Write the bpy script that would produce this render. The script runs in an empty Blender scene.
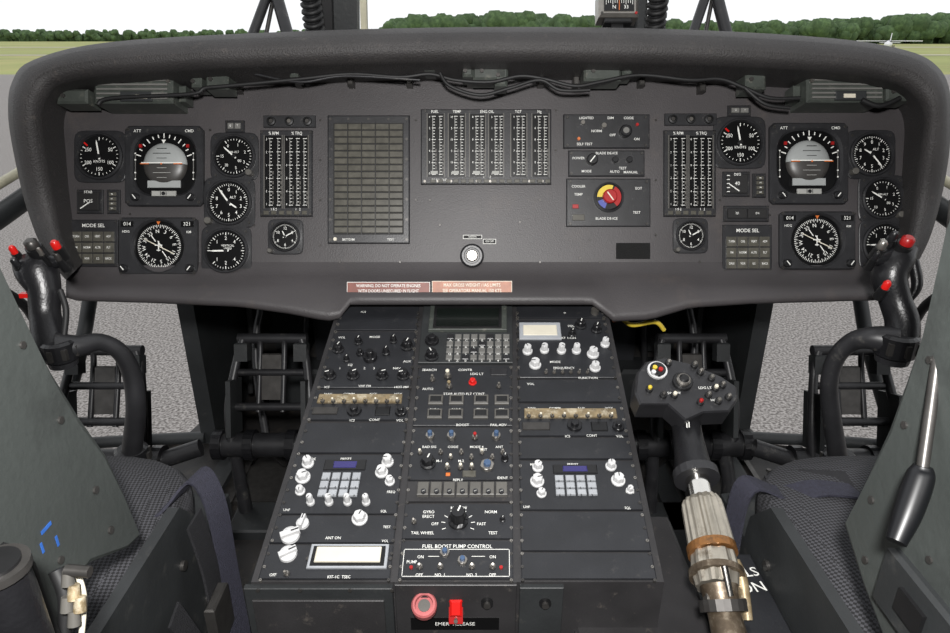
import bpy, math, random
from mathutils import Vector, Matrix
random.seed(7)
scene=bpy.context.scene
try:
    scene.view_settings.view_transform='Standard'
    scene.view_settings.look='None'
except Exception: pass
# ------------------------------------------------------------------ survey frame
FPX=660.0; PITCH=math.radians(22.8)
EYE=Vector((0,0,2.0))
R=Vector((1,0,0)); F=Vector((0,math.cos(PITCH),-math.sin(PITCH))); U=Vector((0,math.sin(PITCH),math.cos(PITCH)))
def P(x,y,d):
    return EYE+R*((x-475)/FPX*d)+U*((316.5-y)/FPX*d)+F*d
class Surf:
    """a real flat surface of the cockpit; at() measures a location on it"""
    def __init__(s,p,n,xd):
        s.p=p; s.n=n.normalized(); s.x=xd.normalized(); s.y=s.n.cross(s.x).normalized()
    def rot(s): return Matrix(((s.x.x,s.y.x,s.n.x),(s.x.y,s.y.y,s.n.y),(s.x.z,s.y.z,s.n.z)))
    def at(s,x,y,h=0):
        d=P(x,y,1)-EYE
        t=((s.p+s.n*h-EYE).dot(s.n))/d.dot(s.n)
        return EYE+d*t
    def mat(s,x,y,h=0,rot=0):
        o=s.at(x,y,h); u=(o-EYE).dot(F)/FPX
        return Matrix.Translation(o)@s.rot().to_4x4()@Matrix.Rotation(rot,4,'Z')@Matrix.Scale(u,4)
# ------------------------------------------------------------------ materials
def lin(c):
    c=c/255.0
    return c/12.92 if c<=0.04045 else ((c+0.055)/1.055)**2.4
MATS={}
def mk(name,rgb,rough=.5,metal=0.,var=.18,scale=30.,bump=0.,bscale=300.,wear=None,wamt=.62,wscale=18.,emit=0,spec=.5,wmax=.8):
    m=bpy.data.materials.new(name); m.use_nodes=True; nt=m.node_tree; N=nt.nodes; L=nt.links
    b=N['Principled BSDF']; b.inputs['Roughness'].default_value=rough; b.inputs['Metallic'].default_value=metal
    b.inputs['Specular IOR Level'].default_value=spec
    col=[lin(c) for c in rgb]
    tc=N.new('ShaderNodeTexCoord')
    nz=N.new('ShaderNodeTexNoise'); nz.inputs['Scale'].default_value=scale; nz.inputs['Detail'].default_value=6
    L.new(tc.outputs['Object'],nz.inputs['Vector'])
    cr=N.new('ShaderNodeValToRGB'); cr.color_ramp.elements[0].position=.3; cr.color_ramp.elements[1].position=.7
    cr.color_ramp.elements[0].color=[c*(1-var) for c in col]+[1]; cr.color_ramp.elements[1].color=[min(1,c*(1+var)) for c in col]+[1]
    L.new(nz.outputs['Fac'],cr.inputs['Fac']); out=cr.outputs['Color']
    if wear:
        n2=N.new('ShaderNodeTexNoise'); n2.inputs['Scale'].default_value=wscale; n2.inputs['Detail'].default_value=12; n2.inputs['Roughness'].default_value=.72
        L.new(tc.outputs['Object'],n2.inputs['Vector'])
        r2=N.new('ShaderNodeValToRGB'); r2.color_ramp.elements[0].position=wamt-.06; r2.color_ramp.elements[1].position=wamt+.08
        r2.color_ramp.elements[0].color=(0,0,0,1); r2.color_ramp.elements[1].color=(wmax,wmax,wmax,1)
        L.new(n2.outputs['Fac'],r2.inputs['Fac'])
        mx=N.new('ShaderNodeMixRGB'); L.new(r2.outputs['Color'],mx.inputs['Fac']); L.new(out,mx.inputs['Color1'])
        mx.inputs['Color2'].default_value=[lin(c) for c in wear]+[1]; out=mx.outputs['Color']
    L.new(out,b.inputs['Base Color'])
    if bump:
        n3=N.new('ShaderNodeTexNoise'); n3.inputs['Scale'].default_value=bscale; n3.inputs['Detail'].default_value=4
        L.new(tc.outputs['Object'],n3.inputs['Vector'])
        bp=N.new('ShaderNodeBump'); bp.inputs['Strength'].default_value=bump; bp.inputs['Distance'].default_value=.002
        L.new(n3.outputs['Fac'],bp.inputs['Height']); L.new(bp.outputs['Normal'],b.inputs['Normal'])
    MATS[name]=m; return m
mk('panel_paint',(59,56,57),.5,0,.20,6,.2,500,(84,76,71),.62,8,wmax=.45)
mk('glareshield_vinyl',(47,45,45),.6,0,.18,9,.7,420,(80,74,70),.64,60,wmax=.6)
mk('console_black',(33,34,37),.42,0,.2,22,.12,400,(70,68,66),.66,50,wmax=.6)
mk('console_frame',(42,41,42),.5,0,.22,20,.12,400,(92,86,80),.65,50,wmax=.7)
mk('bezel',(36,36,38),.4,0,.2,60,.1,500,(92,90,86),.67,80)
mk('bezel_dark',(22,22,23),.4,0,.2,60)
mk('light_housing',(62,66,62),.4,0,.2,40,0,300,(110,108,100),.62,60)
mk('dial',(9,9,10),.3,0,.1,60)
mk('recess',(16,15,15),.7)
mk('ink',(220,220,215),.6,0,.04)
mk('ink_dim',(150,150,146),.6,0,.1)
mk('ink_grey',(100,99,96),.6,0,.1)
mk('annun_cell',(76,74,67),.3,0,.25,90)
mk('screen_green',(20,24,22),.15,0,.1)
mk('knob_black',(22,22,24),.36,0,.15,80)
mk('knob_white',(192,192,192),.45,0,.05)
mk('knob_grey',(84,82,78),.4,0,.15)
mk('steel',(150,146,140),.32,.85,.15,60)
mk('steel_dark',(80,78,76),.4,.7,.2,60)
mk('chrome',(225,222,216),.14,1,.05)
mk('brass',(140,124,96),.45,.4,.4,90,.1,300,(205,195,172),.56,70)
mk('cream',(205,199,182),.5,0,.06)
mk('red',(150,24,24),.35,0,.1)
mk('red_bright',(195,26,22),.3,0,.1)
mk('orange',(196,104,45),.45,0,.1)
mk('yellow',(200,176,60),.4,0,.1)
mk('purple',(70,80,150),.4,0,.1)
mk('pink',(168,92,92),.35,0,.2,40)
mk('blue_cap',(60,82,112),.3,0,.1)
mk('lcd',(46,42,96),.25,0,.1)
mk('button_grey',(150,153,157),.4,0,.1)
mk('placard_red',(112,60,48),.5,0,.2,60)
mk('placard_tan',(150,98,74),.5,0,.25,60)
mk('sky_ball',(150,153,152),.4,0,.05)
mk('ground_ball',(58,56,54),.4,0,.05)
mk('grip_black',(24,24,26),.33,0,.25,30,.2,300)
mk('lever_black',(9,10,13),.4,0,.25,30)
mk('tube_black',(38,38,40),.42,.1,.3,25,0,300,(88,86,82),.64,35)
mk('armor_grey',(62,66,64),.5,0,.15,6,.25,120,(44,46,45),.58,7,wmax=.6)
mk('armor_dark',(38,40,41),.55,0,.25,12,.2,150,(70,69,66),.64,26,wmax=.7)
mk('floor_dark',(37,35,34),.6,0,.35,14,.3,120,(80,72,64),.60,12)
mk('webbing',(40,40,52),.75,0,.25,300,.8,700)
mk('black_strap',(24,24,27),.7,0,.2,200,.6,700)
mk('tape_blue',(50,100,180),.5)
mk('throttle_beige',(168,162,150),.3,.7,.2,40,.1,300,(104,90,72),.62,50)
mk('throttle_rust',(148,102,58),.4,.6,.35,60,.1,300,(84,66,50),.54,60)
mk('lever_worn',(96,84,70),.4,.6,.35,60,.1,300,(150,140,124),.56,60)
mk('velcro',(12,12,12),.95,0,.3,400,.8,900)
mk('rubber',(20,20,21),.6,0,.2,60)
mk('door_cream',(176,172,150),.5)
mk('grass',(150,156,92),.95,0,.25,.05,0,300,(178,168,112),.54,.03)
mk('runway_asphalt',(186,180,160),.9,0,.08,.4)
mk('plane_white',(235,235,238),.4,0,.03)
mk('window_dark',(30,34,40),.2)
mk('roof_grey',(80,81,80),.7,0,.1,8)
m=mk('asphalt',(150,146,142),.95,0,.1,.8)
nt=m.node_tree; b=nt.nodes['Principled BSDF']
tc=nt.nodes.new('ShaderNodeTexCoord'); n=nt.nodes.new('ShaderNodeTexNoise'); n.inputs['Scale'].default_value=62; n.inputs['Detail'].default_value=4
nt.links.new(tc.outputs['Object'],n.inputs['Vector'])
cr=nt.nodes.new('ShaderNodeValToRGB'); cr.color_ramp.elements[0].position=.38; cr.color_ramp.elements[1].position=.62
cr.color_ramp.elements[0].color=(lin(98),lin(93),lin(90),1); cr.color_ramp.elements[1].color=(lin(172),lin(167),lin(163),1)
nt.links.new(n.outputs['Fac'],cr.inputs['Fac']); nt.links.new(cr.outputs['Color'],b.inputs['Base Color'])
m=mk('foliage',(88,110,72),.95,0,.4,.25,0,300,(62,84,54),.5,.6)
m=mk('seat_fabric',(74,74,76),.85,0,.1,40)
nt=m.node_tree; b=nt.nodes['Principled BSDF']
tc=nt.nodes.new('ShaderNodeTexCoord'); ck=nt.nodes.new('ShaderNodeTexChecker'); ck.inputs['Scale'].default_value=330
mp=nt.nodes.new('ShaderNodeMapping'); mp.inputs['Rotation'].default_value=(0,0,.6)
nt.links.new(tc.outputs['Object'],mp.inputs['Vector']); nt.links.new(mp.outputs['Vector'],ck.inputs['Vector'])
ck.inputs['Color1'].default_value=(lin(26),lin(26),lin(28),1); ck.inputs['Color2'].default_value=(lin(66),lin(66),lin(70),1)
nt.links.new(ck.outputs['Color'],b.inputs['Base Color'])
bp=nt.nodes.new('ShaderNodeBump'); bp.inputs['Strength'].default_value=.5; bp.inputs['Distance'].default_value=.001
nt.links.new(ck.outputs['Fac'],bp.inputs['Height']); nt.links.new(bp.outputs['Normal'],b.inputs['Normal'])
# ------------------------------------------------------------------ mesh builder
_tc={}
def glyphs(s):
    if s in _tc: return _tc[s]
    c=bpy.data.curves.new('t','FONT'); c.body=s; c.size=1; c.align_x='CENTER'; c.align_y='CENTER'; c.resolution_u=2; c.offset=.004
    o=bpy.data.objects.new('t',c); scene.collection.objects.link(o)
    dg=bpy.context.evaluated_depsgraph_get(); dg.update()
    me=o.evaluated_get(dg).to_mesh()
    vs=[v.co.copy() for v in me.vertices]; fs=[list(p.vertices) for p in me.polygons]
    o.evaluated_get(dg).to_mesh_clear(); bpy.data.objects.remove(o); bpy.data.curves.remove(c)
    _tc[s]=(vs,fs); return _tc[s]
def sring(cx,cy,hx,hy,z,N=40,p=2):
    out=[]
    for i in range(N):
        a=2*math.pi*(i+.5)/N; c,s=math.cos(a),math.sin(a)
        k=(abs(c)**p+abs(s)**p)**(-1.0/p)
        out.append((cx+hx*k*c,cy+hy*k*s,z))
    return out
def cr_path(pts,n=8):
    if len(pts)<3: return [tuple(p) for p in pts]
    out=[]
    for i in range(len(pts)-1):
        p0=pts[max(i-1,0)];p1=pts[i];p2=pts[i+1];p3=pts[min(i+2,len(pts)-1)]
        for k in range(n):
            t=k/n
            out.append(tuple(.5*((2*b)+(-a+c)*t+(2*a-5*b+4*c-d)*t*t+(-a+3*b-3*c+d)*t**3) for a,b,c,d in zip(p0,p1,p2,p3)))
    out.append(tuple(pts[-1])); return out
class MB:
    def __init__(s): s.v=[];s.f=[];s.m=[];s.sm=[];s.names=[];s.M=Matrix.Identity(4)
    def mi(s,n):
        if n not in s.names: s.names.append(n)
        return s.names.index(n)
    def add(s,vs,fs,mat,smooth=False):
        o=len(s.v); M=s.M
        s.v+= [M@Vector(v) for v in vs]; k=s.mi(mat)
        for f in fs: s.f.append([i+o for i in f]); s.m.append(k); s.sm.append(smooth)
    def poly(s,pts,mat): s.add(pts,[list(range(len(pts)))],mat)
    def loft(s,rings,mat,cap0=True,cap1=True,smooth=False,closed=True):
        n=len(rings[0]); vs=[v for r in rings for v in r]; fs=[]
        for j in range(len(rings)-1):
            for i in range(n if closed else n-1):
                a=j*n+i;b=j*n+(i+1)%n; fs.append([a,b,b+n,a+n])
        s.add(vs,fs,mat,smooth)
        if cap0: s.add(rings[0][::-1],[list(range(n))],mat)
        if cap1: s.add(rings[-1],[list(range(n))],mat)
    def slab(s,x0,y0,x1,y1,z0,z1,mat,ch=0,top=None):
        if x0>x1:x0,x1=x1,x0
        if y0>y1:y0,y1=y1,y0
        r=lambda c,z:[(x0+c,y0+c,z),(x1-c,y0+c,z),(x1-c,y1-c,z),(x0+c,y1-c,z)]
        rs=[r(0,z0),r(0,z1-ch)]
        if ch: rs.append(r(ch,z1))
        s.loft(rs,mat,True,not top)
        if top: s.poly(r(ch,z1),top)
    def prism(s,pts,z0,z1,mat):
        s.loft([[(x,y,z0) for x,y in pts],[(x,y,z1) for x,y in pts]],mat)
    def cyl(s,cx,cy,z0,z1,r,mat,r1=None,N=24,ch=0,top=None):
        r1=r if r1 is None else r1
        rs=[sring(cx,cy,r,r,z0,N),sring(cx,cy,r1,r1,z1-ch,N)]
        if ch: rs.append(sring(cx,cy,r1-ch,r1-ch,z1,N))
        s.loft(rs,mat,True,not top,False)
        if top: s.poly(rs[-1],top)
    def bar(s,cx,cy,L,w,ang,z,mat):
        c,sn=math.cos(ang),math.sin(ang)
        q=[(-L/2,-w/2),(L/2,-w/2),(L/2,w/2),(-L/2,w/2)]
        s.poly([(cx+a*c-b*sn,cy+a*sn+b*c,z) for a,b in q],mat)
    def text(s,t,cx,cy,h,z,mat='ink',rot=0,sx=1.0):
        vs,fs=glyphs(t); c,sn=math.cos(rot),math.sin(rot)
        s.add([(cx+(v.x*sx*c-v.y*sn)*h,cy+(v.x*sx*sn+v.y*c)*h,z) for v in vs],fs,mat)
    def tube(s,pts,rad,mat,N=14,smooth=True,n=6,flute=0,ell=None,sm=True):
        if not isinstance(rad,(list,tuple)): rad=[rad]*len(pts)
        q=[(p[0],p[1],p[2],r) for p,r in zip(pts,rad)]
        if smooth: q=cr_path(q,n)
        ps=[Vector(a[:3]) for a in q]; rr=[a[3] for a in q]
        t=(ps[1]-ps[0]).normalized(); up=Vector((0,0,1)) if abs(t.z)<.9 else Vector((0,1,0))
        a=t.cross(up).normalized(); rings=[]
        for i,p in enumerate(ps):
            t=(ps[min(i+1,len(ps)-1)]-ps[max(i-1,0)]).normalized()
            a=(a-t*a.dot(t)).normalized(); b=t.cross(a); ring=[]
            for k in range(N):
                an=2*math.pi*k/N; r=rr[i]*(1-(flute if (k//2)%2 else 0))
                e=ell or (1,1)
                ring.append(tuple(p+a*(math.cos(an)*r*e[0])+b*(math.sin(an)*r*e[1])))
            rings.append(ring)
        s.loft(rings,mat,True,True,sm)
    def ribbon(s,pts,wdir,w,th,mat):
        q=cr_path([tuple(p) for p in pts],6); wd=Vector(wdir).normalized()*w/2; rings=[]
        for i,p in enumerate(q):
            p=Vector(p); t=(Vector(q[min(i+1,len(q)-1)])-Vector(q[max(i-1,0)])).normalized(); nn=t.cross(wd).normalized()*th/2
            rings.append([tuple(p-wd-nn),tuple(p+wd-nn),tuple(p+wd+nn),tuple(p-wd+nn)])
        s.loft(rings,mat)
    def box(s,c,h,mat,rot=None,ch=0):
        old=s.M; s.M=s.M@Matrix.Translation(Vector(c))@(rot.to_4x4() if rot else Matrix.Identity(4))
        s.slab(-h[0],-h[1],h[0],h[1],-h[2],h[2],mat,ch); s.M=old
    def done(s,name,parent=None):
        me=bpy.data.meshes.new(name); vv=s.v
        lo=[min(v[i] for v in vv) for i in range(3)]; hi=[max(v[i] for v in vv) for i in range(3)]
        c=Vector([(a+b)/2 for a,b in zip(lo,hi)])
        me.from_pydata([tuple(v-c) for v in vv],[],s.f)
        for n in s.names: me.materials.append(MATS[n])
        me.polygons.foreach_set('material_index',s.m); me.polygons.foreach_set('use_smooth',s.sm); me.update()
        o=bpy.data.objects.new(name,me); scene.collection.objects.link(o); o.location=c
        if parent:
            o.parent=parent; o.matrix_parent_inverse=parent.matrix_world.inverted()
        return o
def empty(name,loc=(0,0,0)):
    e=bpy.data.objects.new(name,None); scene.collection.objects.link(e); e.location=loc; bpy.context.view_layer.update(); return e
# ------------------------------------------------------------------ instrument panel
DP=1.10
PAN=Surf(P(475,316.5,DP),-F,R)
A=[(84,262),(76,240),(70,200),(66,155),(64,122),(70,106),(84,98),(150,92),(300,84),(475,80),(655,82),(820,90),(875,96),(896,106),(904,124),(903,158),(900,200),(896,238),(888,262)]
I=[(78,268),(66,245),(55,200),(47,155),(43,118),(49,97),(66,84),(130,75),(290,67),(475,63),(660,65),(825,73),(885,82),(912,95),(923,118),(919,155),(913,200),(906,240),(896,268)]
C1=[(72,274),(55,249),(40,203),(28,152),(24,113),(30,88),(50,70),(118,58),(285,49),(475,45),(665,47),(828,56),(897,66),(925,80),(937,105),(935,150),(928,198),(918,243),(902,274)]
O=[(66,280),(44,252),(26,206),(13,150),(8,112),(12,82),(33,60),(110,42),(280,32),(475,27),(670,29),(830,38),(905,50),(937,66),(950,93),(950,145),(942,195),(929,240),(908,280)]
def ring(c,d): return [tuple(P(x,y,dd)) for x,y,dd in cr_path([(x,y,d) if not callable(d) else (x,y,d(x,y)) for x,y in c],5)]
mb=MB()
topness=lambda y:max(0,min(1,(200-y)/100.))
rA=ring(A,DP)
rings=[rA,ring(I,lambda x,y:1.06-.055*topness(y)),ring([( (a[0]*.75+b[0]*.25),(a[1]*.75+b[1]*.25)) for a,b in zip(I,C1)],lambda x,y:1.045-.07*topness(y)),
 ring(C1,lambda x,y:1.035-.075*topness(y)),ring([( (a[0]*.3+b[0]*.7),(a[1]*.3+b[1]*.7)) for a,b in zip(C1,O)],lambda x,y:1.045-.070*topness(y)),
 ring(O,lambda x,y:1.07-.06*topness(y)),ring([(475+(x-475)*.985,y+3*(y<150)) for x,y in O],1.16),ring([(475+(x-475)*.95,y+14*(y<150)) for x,y in O],1.45)]
mb.loft(rings,'glareshield_vinyl',False,False,True,closed=False)
glare=mb.done('glareshield')
mb=MB()
mb.poly(rA[::-1],'panel_paint')
def yb(x):
    k=[(60,296),(78,301),(150,303),(240,307),(290,314),(325,321),(338,321),(350,305),(600,305),(606,322),(650,320),(690,308),(750,304),(890,300),(910,294)]
    for a,b in zip(k,k[1:]):
        if a[0]<=x<=b[0]: return a[1]+(b[1]-a[1])*(x-a[0])/(b[0]-a[0])
    return 300
rows=[]
xs=[66+ (908-66)*i/80 for i in range(81)]
for k in range(8):
    row=[]
    for x in xs:
        b=yb(x); y,d=[(262,DP),(268,DP-.003),(276,DP-.010),(284,DP-.024),(b-9,DP-.040),(b-2,DP-.042),(b,DP-.034),(b-3,DP+.06)][k]
        if k==0: x=min(max(x,84),888)
        row.append(tuple(P(x,y,d)))
    rows.append(row)
mb.loft(rows,'panel_paint',False,False,True,closed=False)
mb.poly([tuple(p) for p in ring([(475+(x-475)*.96,y) for x,y in A],DP+.10)],'recess')
def scr(mb,x,y,r=1.6,mat='steel_dark',surf=None,h=.0):
    mb.M=(surf or PAN).mat(x,y,h); mb.cyl(0,0,0,.7,r,mat,r*.8,N=10); mb.bar(0,0,r*1.3,r*.3,random.random()*3,.75,'bezel_dark'); mb.M=Matrix.Identity(4)
for x,y in [(320,120),(320,160),(320,200),(320,245),(416,120),(416,200),(556,150),(556,110),(656,120),(656,180),(656,235),(210,130),(210,180),(254,170),(254,225),(720,200),(770,215),(340,262),(600,262),(400,262),(540,262),(250,262),(700,262),(130,214),(855,214),(430,200),(540,200),(440,225),(520,222),(590,240),(580,258)]: scr(mb,x,y,1.3)
panel=mb.done('instrument_panel')
def flatlabel(name,x0,y0,x1,y1,bg,lines,h=.0008,d=None,tm='ink'):
    mb=MB(); cx,cy=(x0+x1)/2,(y0+y1)/2
    mb.M=PAN.mat(cx,cy,h if d is None else DP-d); w,hh=(x1-x0)/2,(y1-y0)/2
    mb.slab(-w,-hh,w,hh,-1.0,.4,tm); mb.slab(-w+.5,-hh+.5,w-.5,hh-.5,.4,.6,bg)
    for i,t in enumerate(lines):
        mb.text(t,0,hh-(i+.75)*(2*hh/(len(lines)+.5)),2*hh/(len(lines)+.5)*.85,.8,tm,sx=.8)
    return mb.done(name)
flatlabel('warning_placard',347,282,430,295,'placard_red',['WARNING: DO NOT OPERATE ENGINES','WITH DOORS UNSECURED IN FLIGHT'],d=1.066,tm='ink')
flatlabel('caution_placard',432,281,512,295,'placard_tan',['MAX GROSS WEIGHT / IAS LIMITS','SEE OPERATORS MANUAL 150 KTS'],d=1.066,tm='cream')
flatlabel('ignition_label',463,235,482,239,'recess',['IGNITION'])
flatlabel('switch_label',483,239,496,244,'recess',['ON OFF'])
mb=MB(); mb.M=PAN.mat(633,251,0); mb.slab(-17,-8,17,8,0,1.2,'velcro',.4); mb.done('velcro_pad')
mb=MB(); mb.M=PAN.mat(472,256,0); mb.loft([sring(0,0,12,12,0),sring(0,0,12,12,3),sring(0,0,10,10,5),sring(0,0,8,8,5),sring(0,0,7.5,7.5,4)],'bezel',smooth=False)
mb.cyl(0,0,4,7,6,'steel',ch=1.2); mb.slab(-.9,-3.6,.9,3.6,7,7.3,'dial'); mb.done('ignition_key_switch')
# ---------------- instruments
def screws4(mb,hx,hy,z,r=1.5):
    for a in(-1,1):
        for b in(-1,1):
            mb.cyl(a*hx,b*hy,z,z+.6,r,'steel_dark',r*.8,N=10); mb.bar(a*hx,b*hy,r*1.2,r*.3,.8+a,z+.65,'bezel_dark')
def needle(mb,ang,L,w,z,mat='ink',tail=.2):
    c,s=math.cos(ang),math.sin(ang)
    q=[(-L*tail,-w*.6),(L*.8,-w/2),(L,0),(L*.8,w/2),(-L*tail,w*.6)]
    mb.poly([(a*c-b*s,a*s+b*c,z) for a,b in q],mat)
def dialface(mb,r,z,labels,a0,a1,minor,extra=None,needles=((.8,.7),),lh=.25):
    n=len(labels)
    tot=(n-1)*minor if a0-a1<360 else n*minor
    span=math.radians(a0-a1)
    for i in range(tot+1):
        a=math.radians(a0)-span*i/tot; mj=i%minor==0; L=r*(.15 if mj else .08)
        rr=r*.92-L/2; mb.bar(rr*math.cos(a),rr*math.sin(a),L,r*(.04 if mj else .024),a,z,'ink')
    for i,t in enumerate(labels):
        a=math.radians(a0)-span*i/(n-1 if a0-a1<360 else n)
        mb.text(t,r*.62*math.cos(a),r*.62*math.sin(a),r*lh,z,'ink',sx=.9)
    if extra:
        for t,x,y,h in extra: mb.text(t,x*r,y*r,h*r,z,'ink')
    for k,(a,L) in enumerate(needles): needle(mb,a,r*L,r*.07,z+.5+k*.3)
    mb.cyl(0,0,z,z+1.4,r*.1,'bezel_dark',N=12)
def round_gauge(name,cx,cy,r,labels,a0,a1,minor,extra=None,needles=((.8,.7),),knob=None,flange=2.5,p=7,lh=.25,red=None):
    mb=MB(); mb.M=PAN.mat(cx,cy,0)
    mb.loft([sring(0,0,r+flange,r+flange,0,48,p),sring(0,0,r+flange,r+flange,1.5,48,p),sring(0,0,r+flange-.7,r+flange-.7,2,48,p),sring(0,0,r,r,2.2,48),sring(0,0,r,r,5,48),sring(0,0,r-1,r-1,6,48),sring(0,0,r*.92,r*.92,6,48),sring(0,0,r*.88,r*.88,3,48)],'bezel',True,False)
    mb.poly(sring(0,0,r*.885,r*.885,3,48),'dial')
    if flange>2: screws4(mb,r*.86,r*.86,2,1.4)
    dialface(mb,r*.88,3.3,labels,a0,a1,minor,extra,needles,lh)
    if red is not None: mb.bar(r*.76*math.cos(red),r*.76*math.sin(red),r*.2,r*.07,red,3.6,'red_bright')
    if knob: mb.cyl(knob[0]*r,knob[1]*r,2,9,r*.15,'knob_grey',ch=.6,N=16)
    return mb.done(name)
for n,x,y in(('airspeed_indicator',101,157),('airspeed_indicator',739,143)):
    round_gauge(n,x,y,23.5,['','50','100','150','200','250'],90,-210,5,[('KNOTS',0,-.25,.17)],((math.radians(100),.8),),red=2.4)
round_gauge('radar_altimeter',235,157,21.5,['0','1','2','3','5','10','15'],120,-180,5,[('ABS ALT',0,.22,.15),('00',.3,-.25,.2)],((2.4,.75),),(.75,-.78),lh=.22)
round_gauge('barometric_altimeter',230,203,23,[str(i) for i in range(10)],90,-270,5,[('ALT',.2,.25,.18)],((2.2,.85),(-.6,.5)),(-.85,-.8))
for x,y in((227,251),(883,245)):
    round_gauge('vertical_speed_indicator',x,y,22.5,['','1','2','4','','4','2','1'],180,-135,5,[('VERTICAL',.1,.25,.15),('SPEED',.1,.1,.15)],((math.radians(181),.8),))
round_gauge('barometric_altimeter',870,155,22,[str(i) for i in range(10)],90,-270,5,[('ALT',.2,.25,.18)],((-.9,.85),(2.6,.5)),(-.85,-.8))
round_gauge('radar_altimeter',881,199,21,['0','1','2','3','5','10','15'],120,-180,5,[('ABS ALT',0,.22,.15),('00',.3,-.25,.2)],((2.6,.75),),(.75,-.78),lh=.22)
for x,y in((286,237),(690,236)):
    round_gauge('cockpit_clock',x,y,15,['12','2','4','6','8','10'],90,-270,10,None,((2.0,.5),(.5,.8)),(-.95,-.95),flange=2.6,lh=.3)
def adi(x0,y0,x1,y1):
    cx,cy=(x0+x1)/2,(y0+y1)/2; hx,hy=(x1-x0)/2,(y1-y0)/2
    mb=MB(); mb.M=PAN.mat(cx,cy,0); ox,oy=hx*.80,hy*.82
    mb.loft([sring(0,0,hx,hy,0,64,22),sring(0,0,hx,hy,4,64,22),sring(0,0,hx-1.2,hy-1.2,5.5,64,22),sring(0,2,ox+2,oy,5.5,64,3.2),sring(0,2,ox,oy-2,3,64,3.2),sring(0,2,ox*.98,oy*.95,1,64,3.2)],'bezel',True,False)
    mb.poly(sring(0,2,ox,oy,1.,64,3.2),'dial'); r=hx*.56
    for half,mat in((1,'sky_ball'),(-1,'ground_ball')):
        rs=[]
        for j in range(0,9):
            th=half*math.pi/2*j/8
            rs.append([(r*math.cos(th)*math.cos(math.pi*i/20),2+r*math.sin(th),1+r*.35*math.cos(th)*math.sin(math.pi*i/20)) for i in range(21)])
        mb.loft(rs,mat,False,False,True,closed=False)
    for i in range(1,4): mb.bar(0,2+i*r*.22,r*(.45 if i%2 else .8),.5,0,1.4+r*.36,'dial')
    for i in range(1,4): mb.bar(0,2-i*r*.22,r*(.45 if i%2 else .8),.5,0,1.4+r*.36,'ink_dim')
    mb.bar(0,2,r*1.85,1,0,1.6+r*.36,'ink')
    for i in range(-6,7):
        a=math.pi/2+i*math.radians(12); L=3.2 if i%3 else 5
        mb.bar(hx*.68*math.cos(a),2+hy*.70*math.sin(a),L,1.0,a,4.2,'ink')
    mb.poly([(-2.2,2+hy*.60,5),(0,2+hy*.50,5),(2.2,2+hy*.60,5)][::-1],'ink')
    z=2.4+r*.36
    mb.bar(-r*.75,1,r*.40,1.0,0,z,'orange'); mb.bar(r*.75,1,r*.40,1.0,0,z,'orange'); mb.cyl(0,1,z-.4,z,.9,'orange',N=10)
    for s in(-1,1):
        mb.slab(s*hx*.60-1.4,hy*.46,s*hx*.60+1.4,hy*.54,3,4.6,'red')
        mb.bar(s*hx*.74,0,.8,hy*.6,0,3.4,'ink_grey')
        for k in(-2,-1,1,2): mb.cyl(s*hx*.74,k*hy*.16,3.2,3.8,.8,'ink',N=8)
    mb.slab(-r*.75,-hy*.54,r*.75,-hy*.36,3,5,'sky_ball',.4)
    mb.slab(-r*.55,-hy*.75,r*.55,-hy*.62,3,5.4,'ink_dim',.4); mb.cyl(0,-hy*.685,5.4,5.9,1.9,'bezel_dark',N=12)
    for k in(-1,1): mb.bar(k*2.8,-hy*.685,.6,4,0,5.7,'dial')
    for s in(-1,1):
        mb.cyl(s*hx*.70,-hy*.78,5,9.5,4,'knob_black',ch=.8,N=16); mb.bar(s*hx*.70,-hy*.78,5,.9,.9*s,9.6,'ink')
    mb.text('ATT',-hx*.66,hy*.86,4,5.7,'ink'); mb.text('CMD',hx*.66,hy*.86,4,5.7,'ink')
    screws4(mb,hx*.9,hy*.9,5.4,1.8)
    mb.done('attitude_indicator')
adi(127,127,205,207); adi(768,124,846,205)
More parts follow.
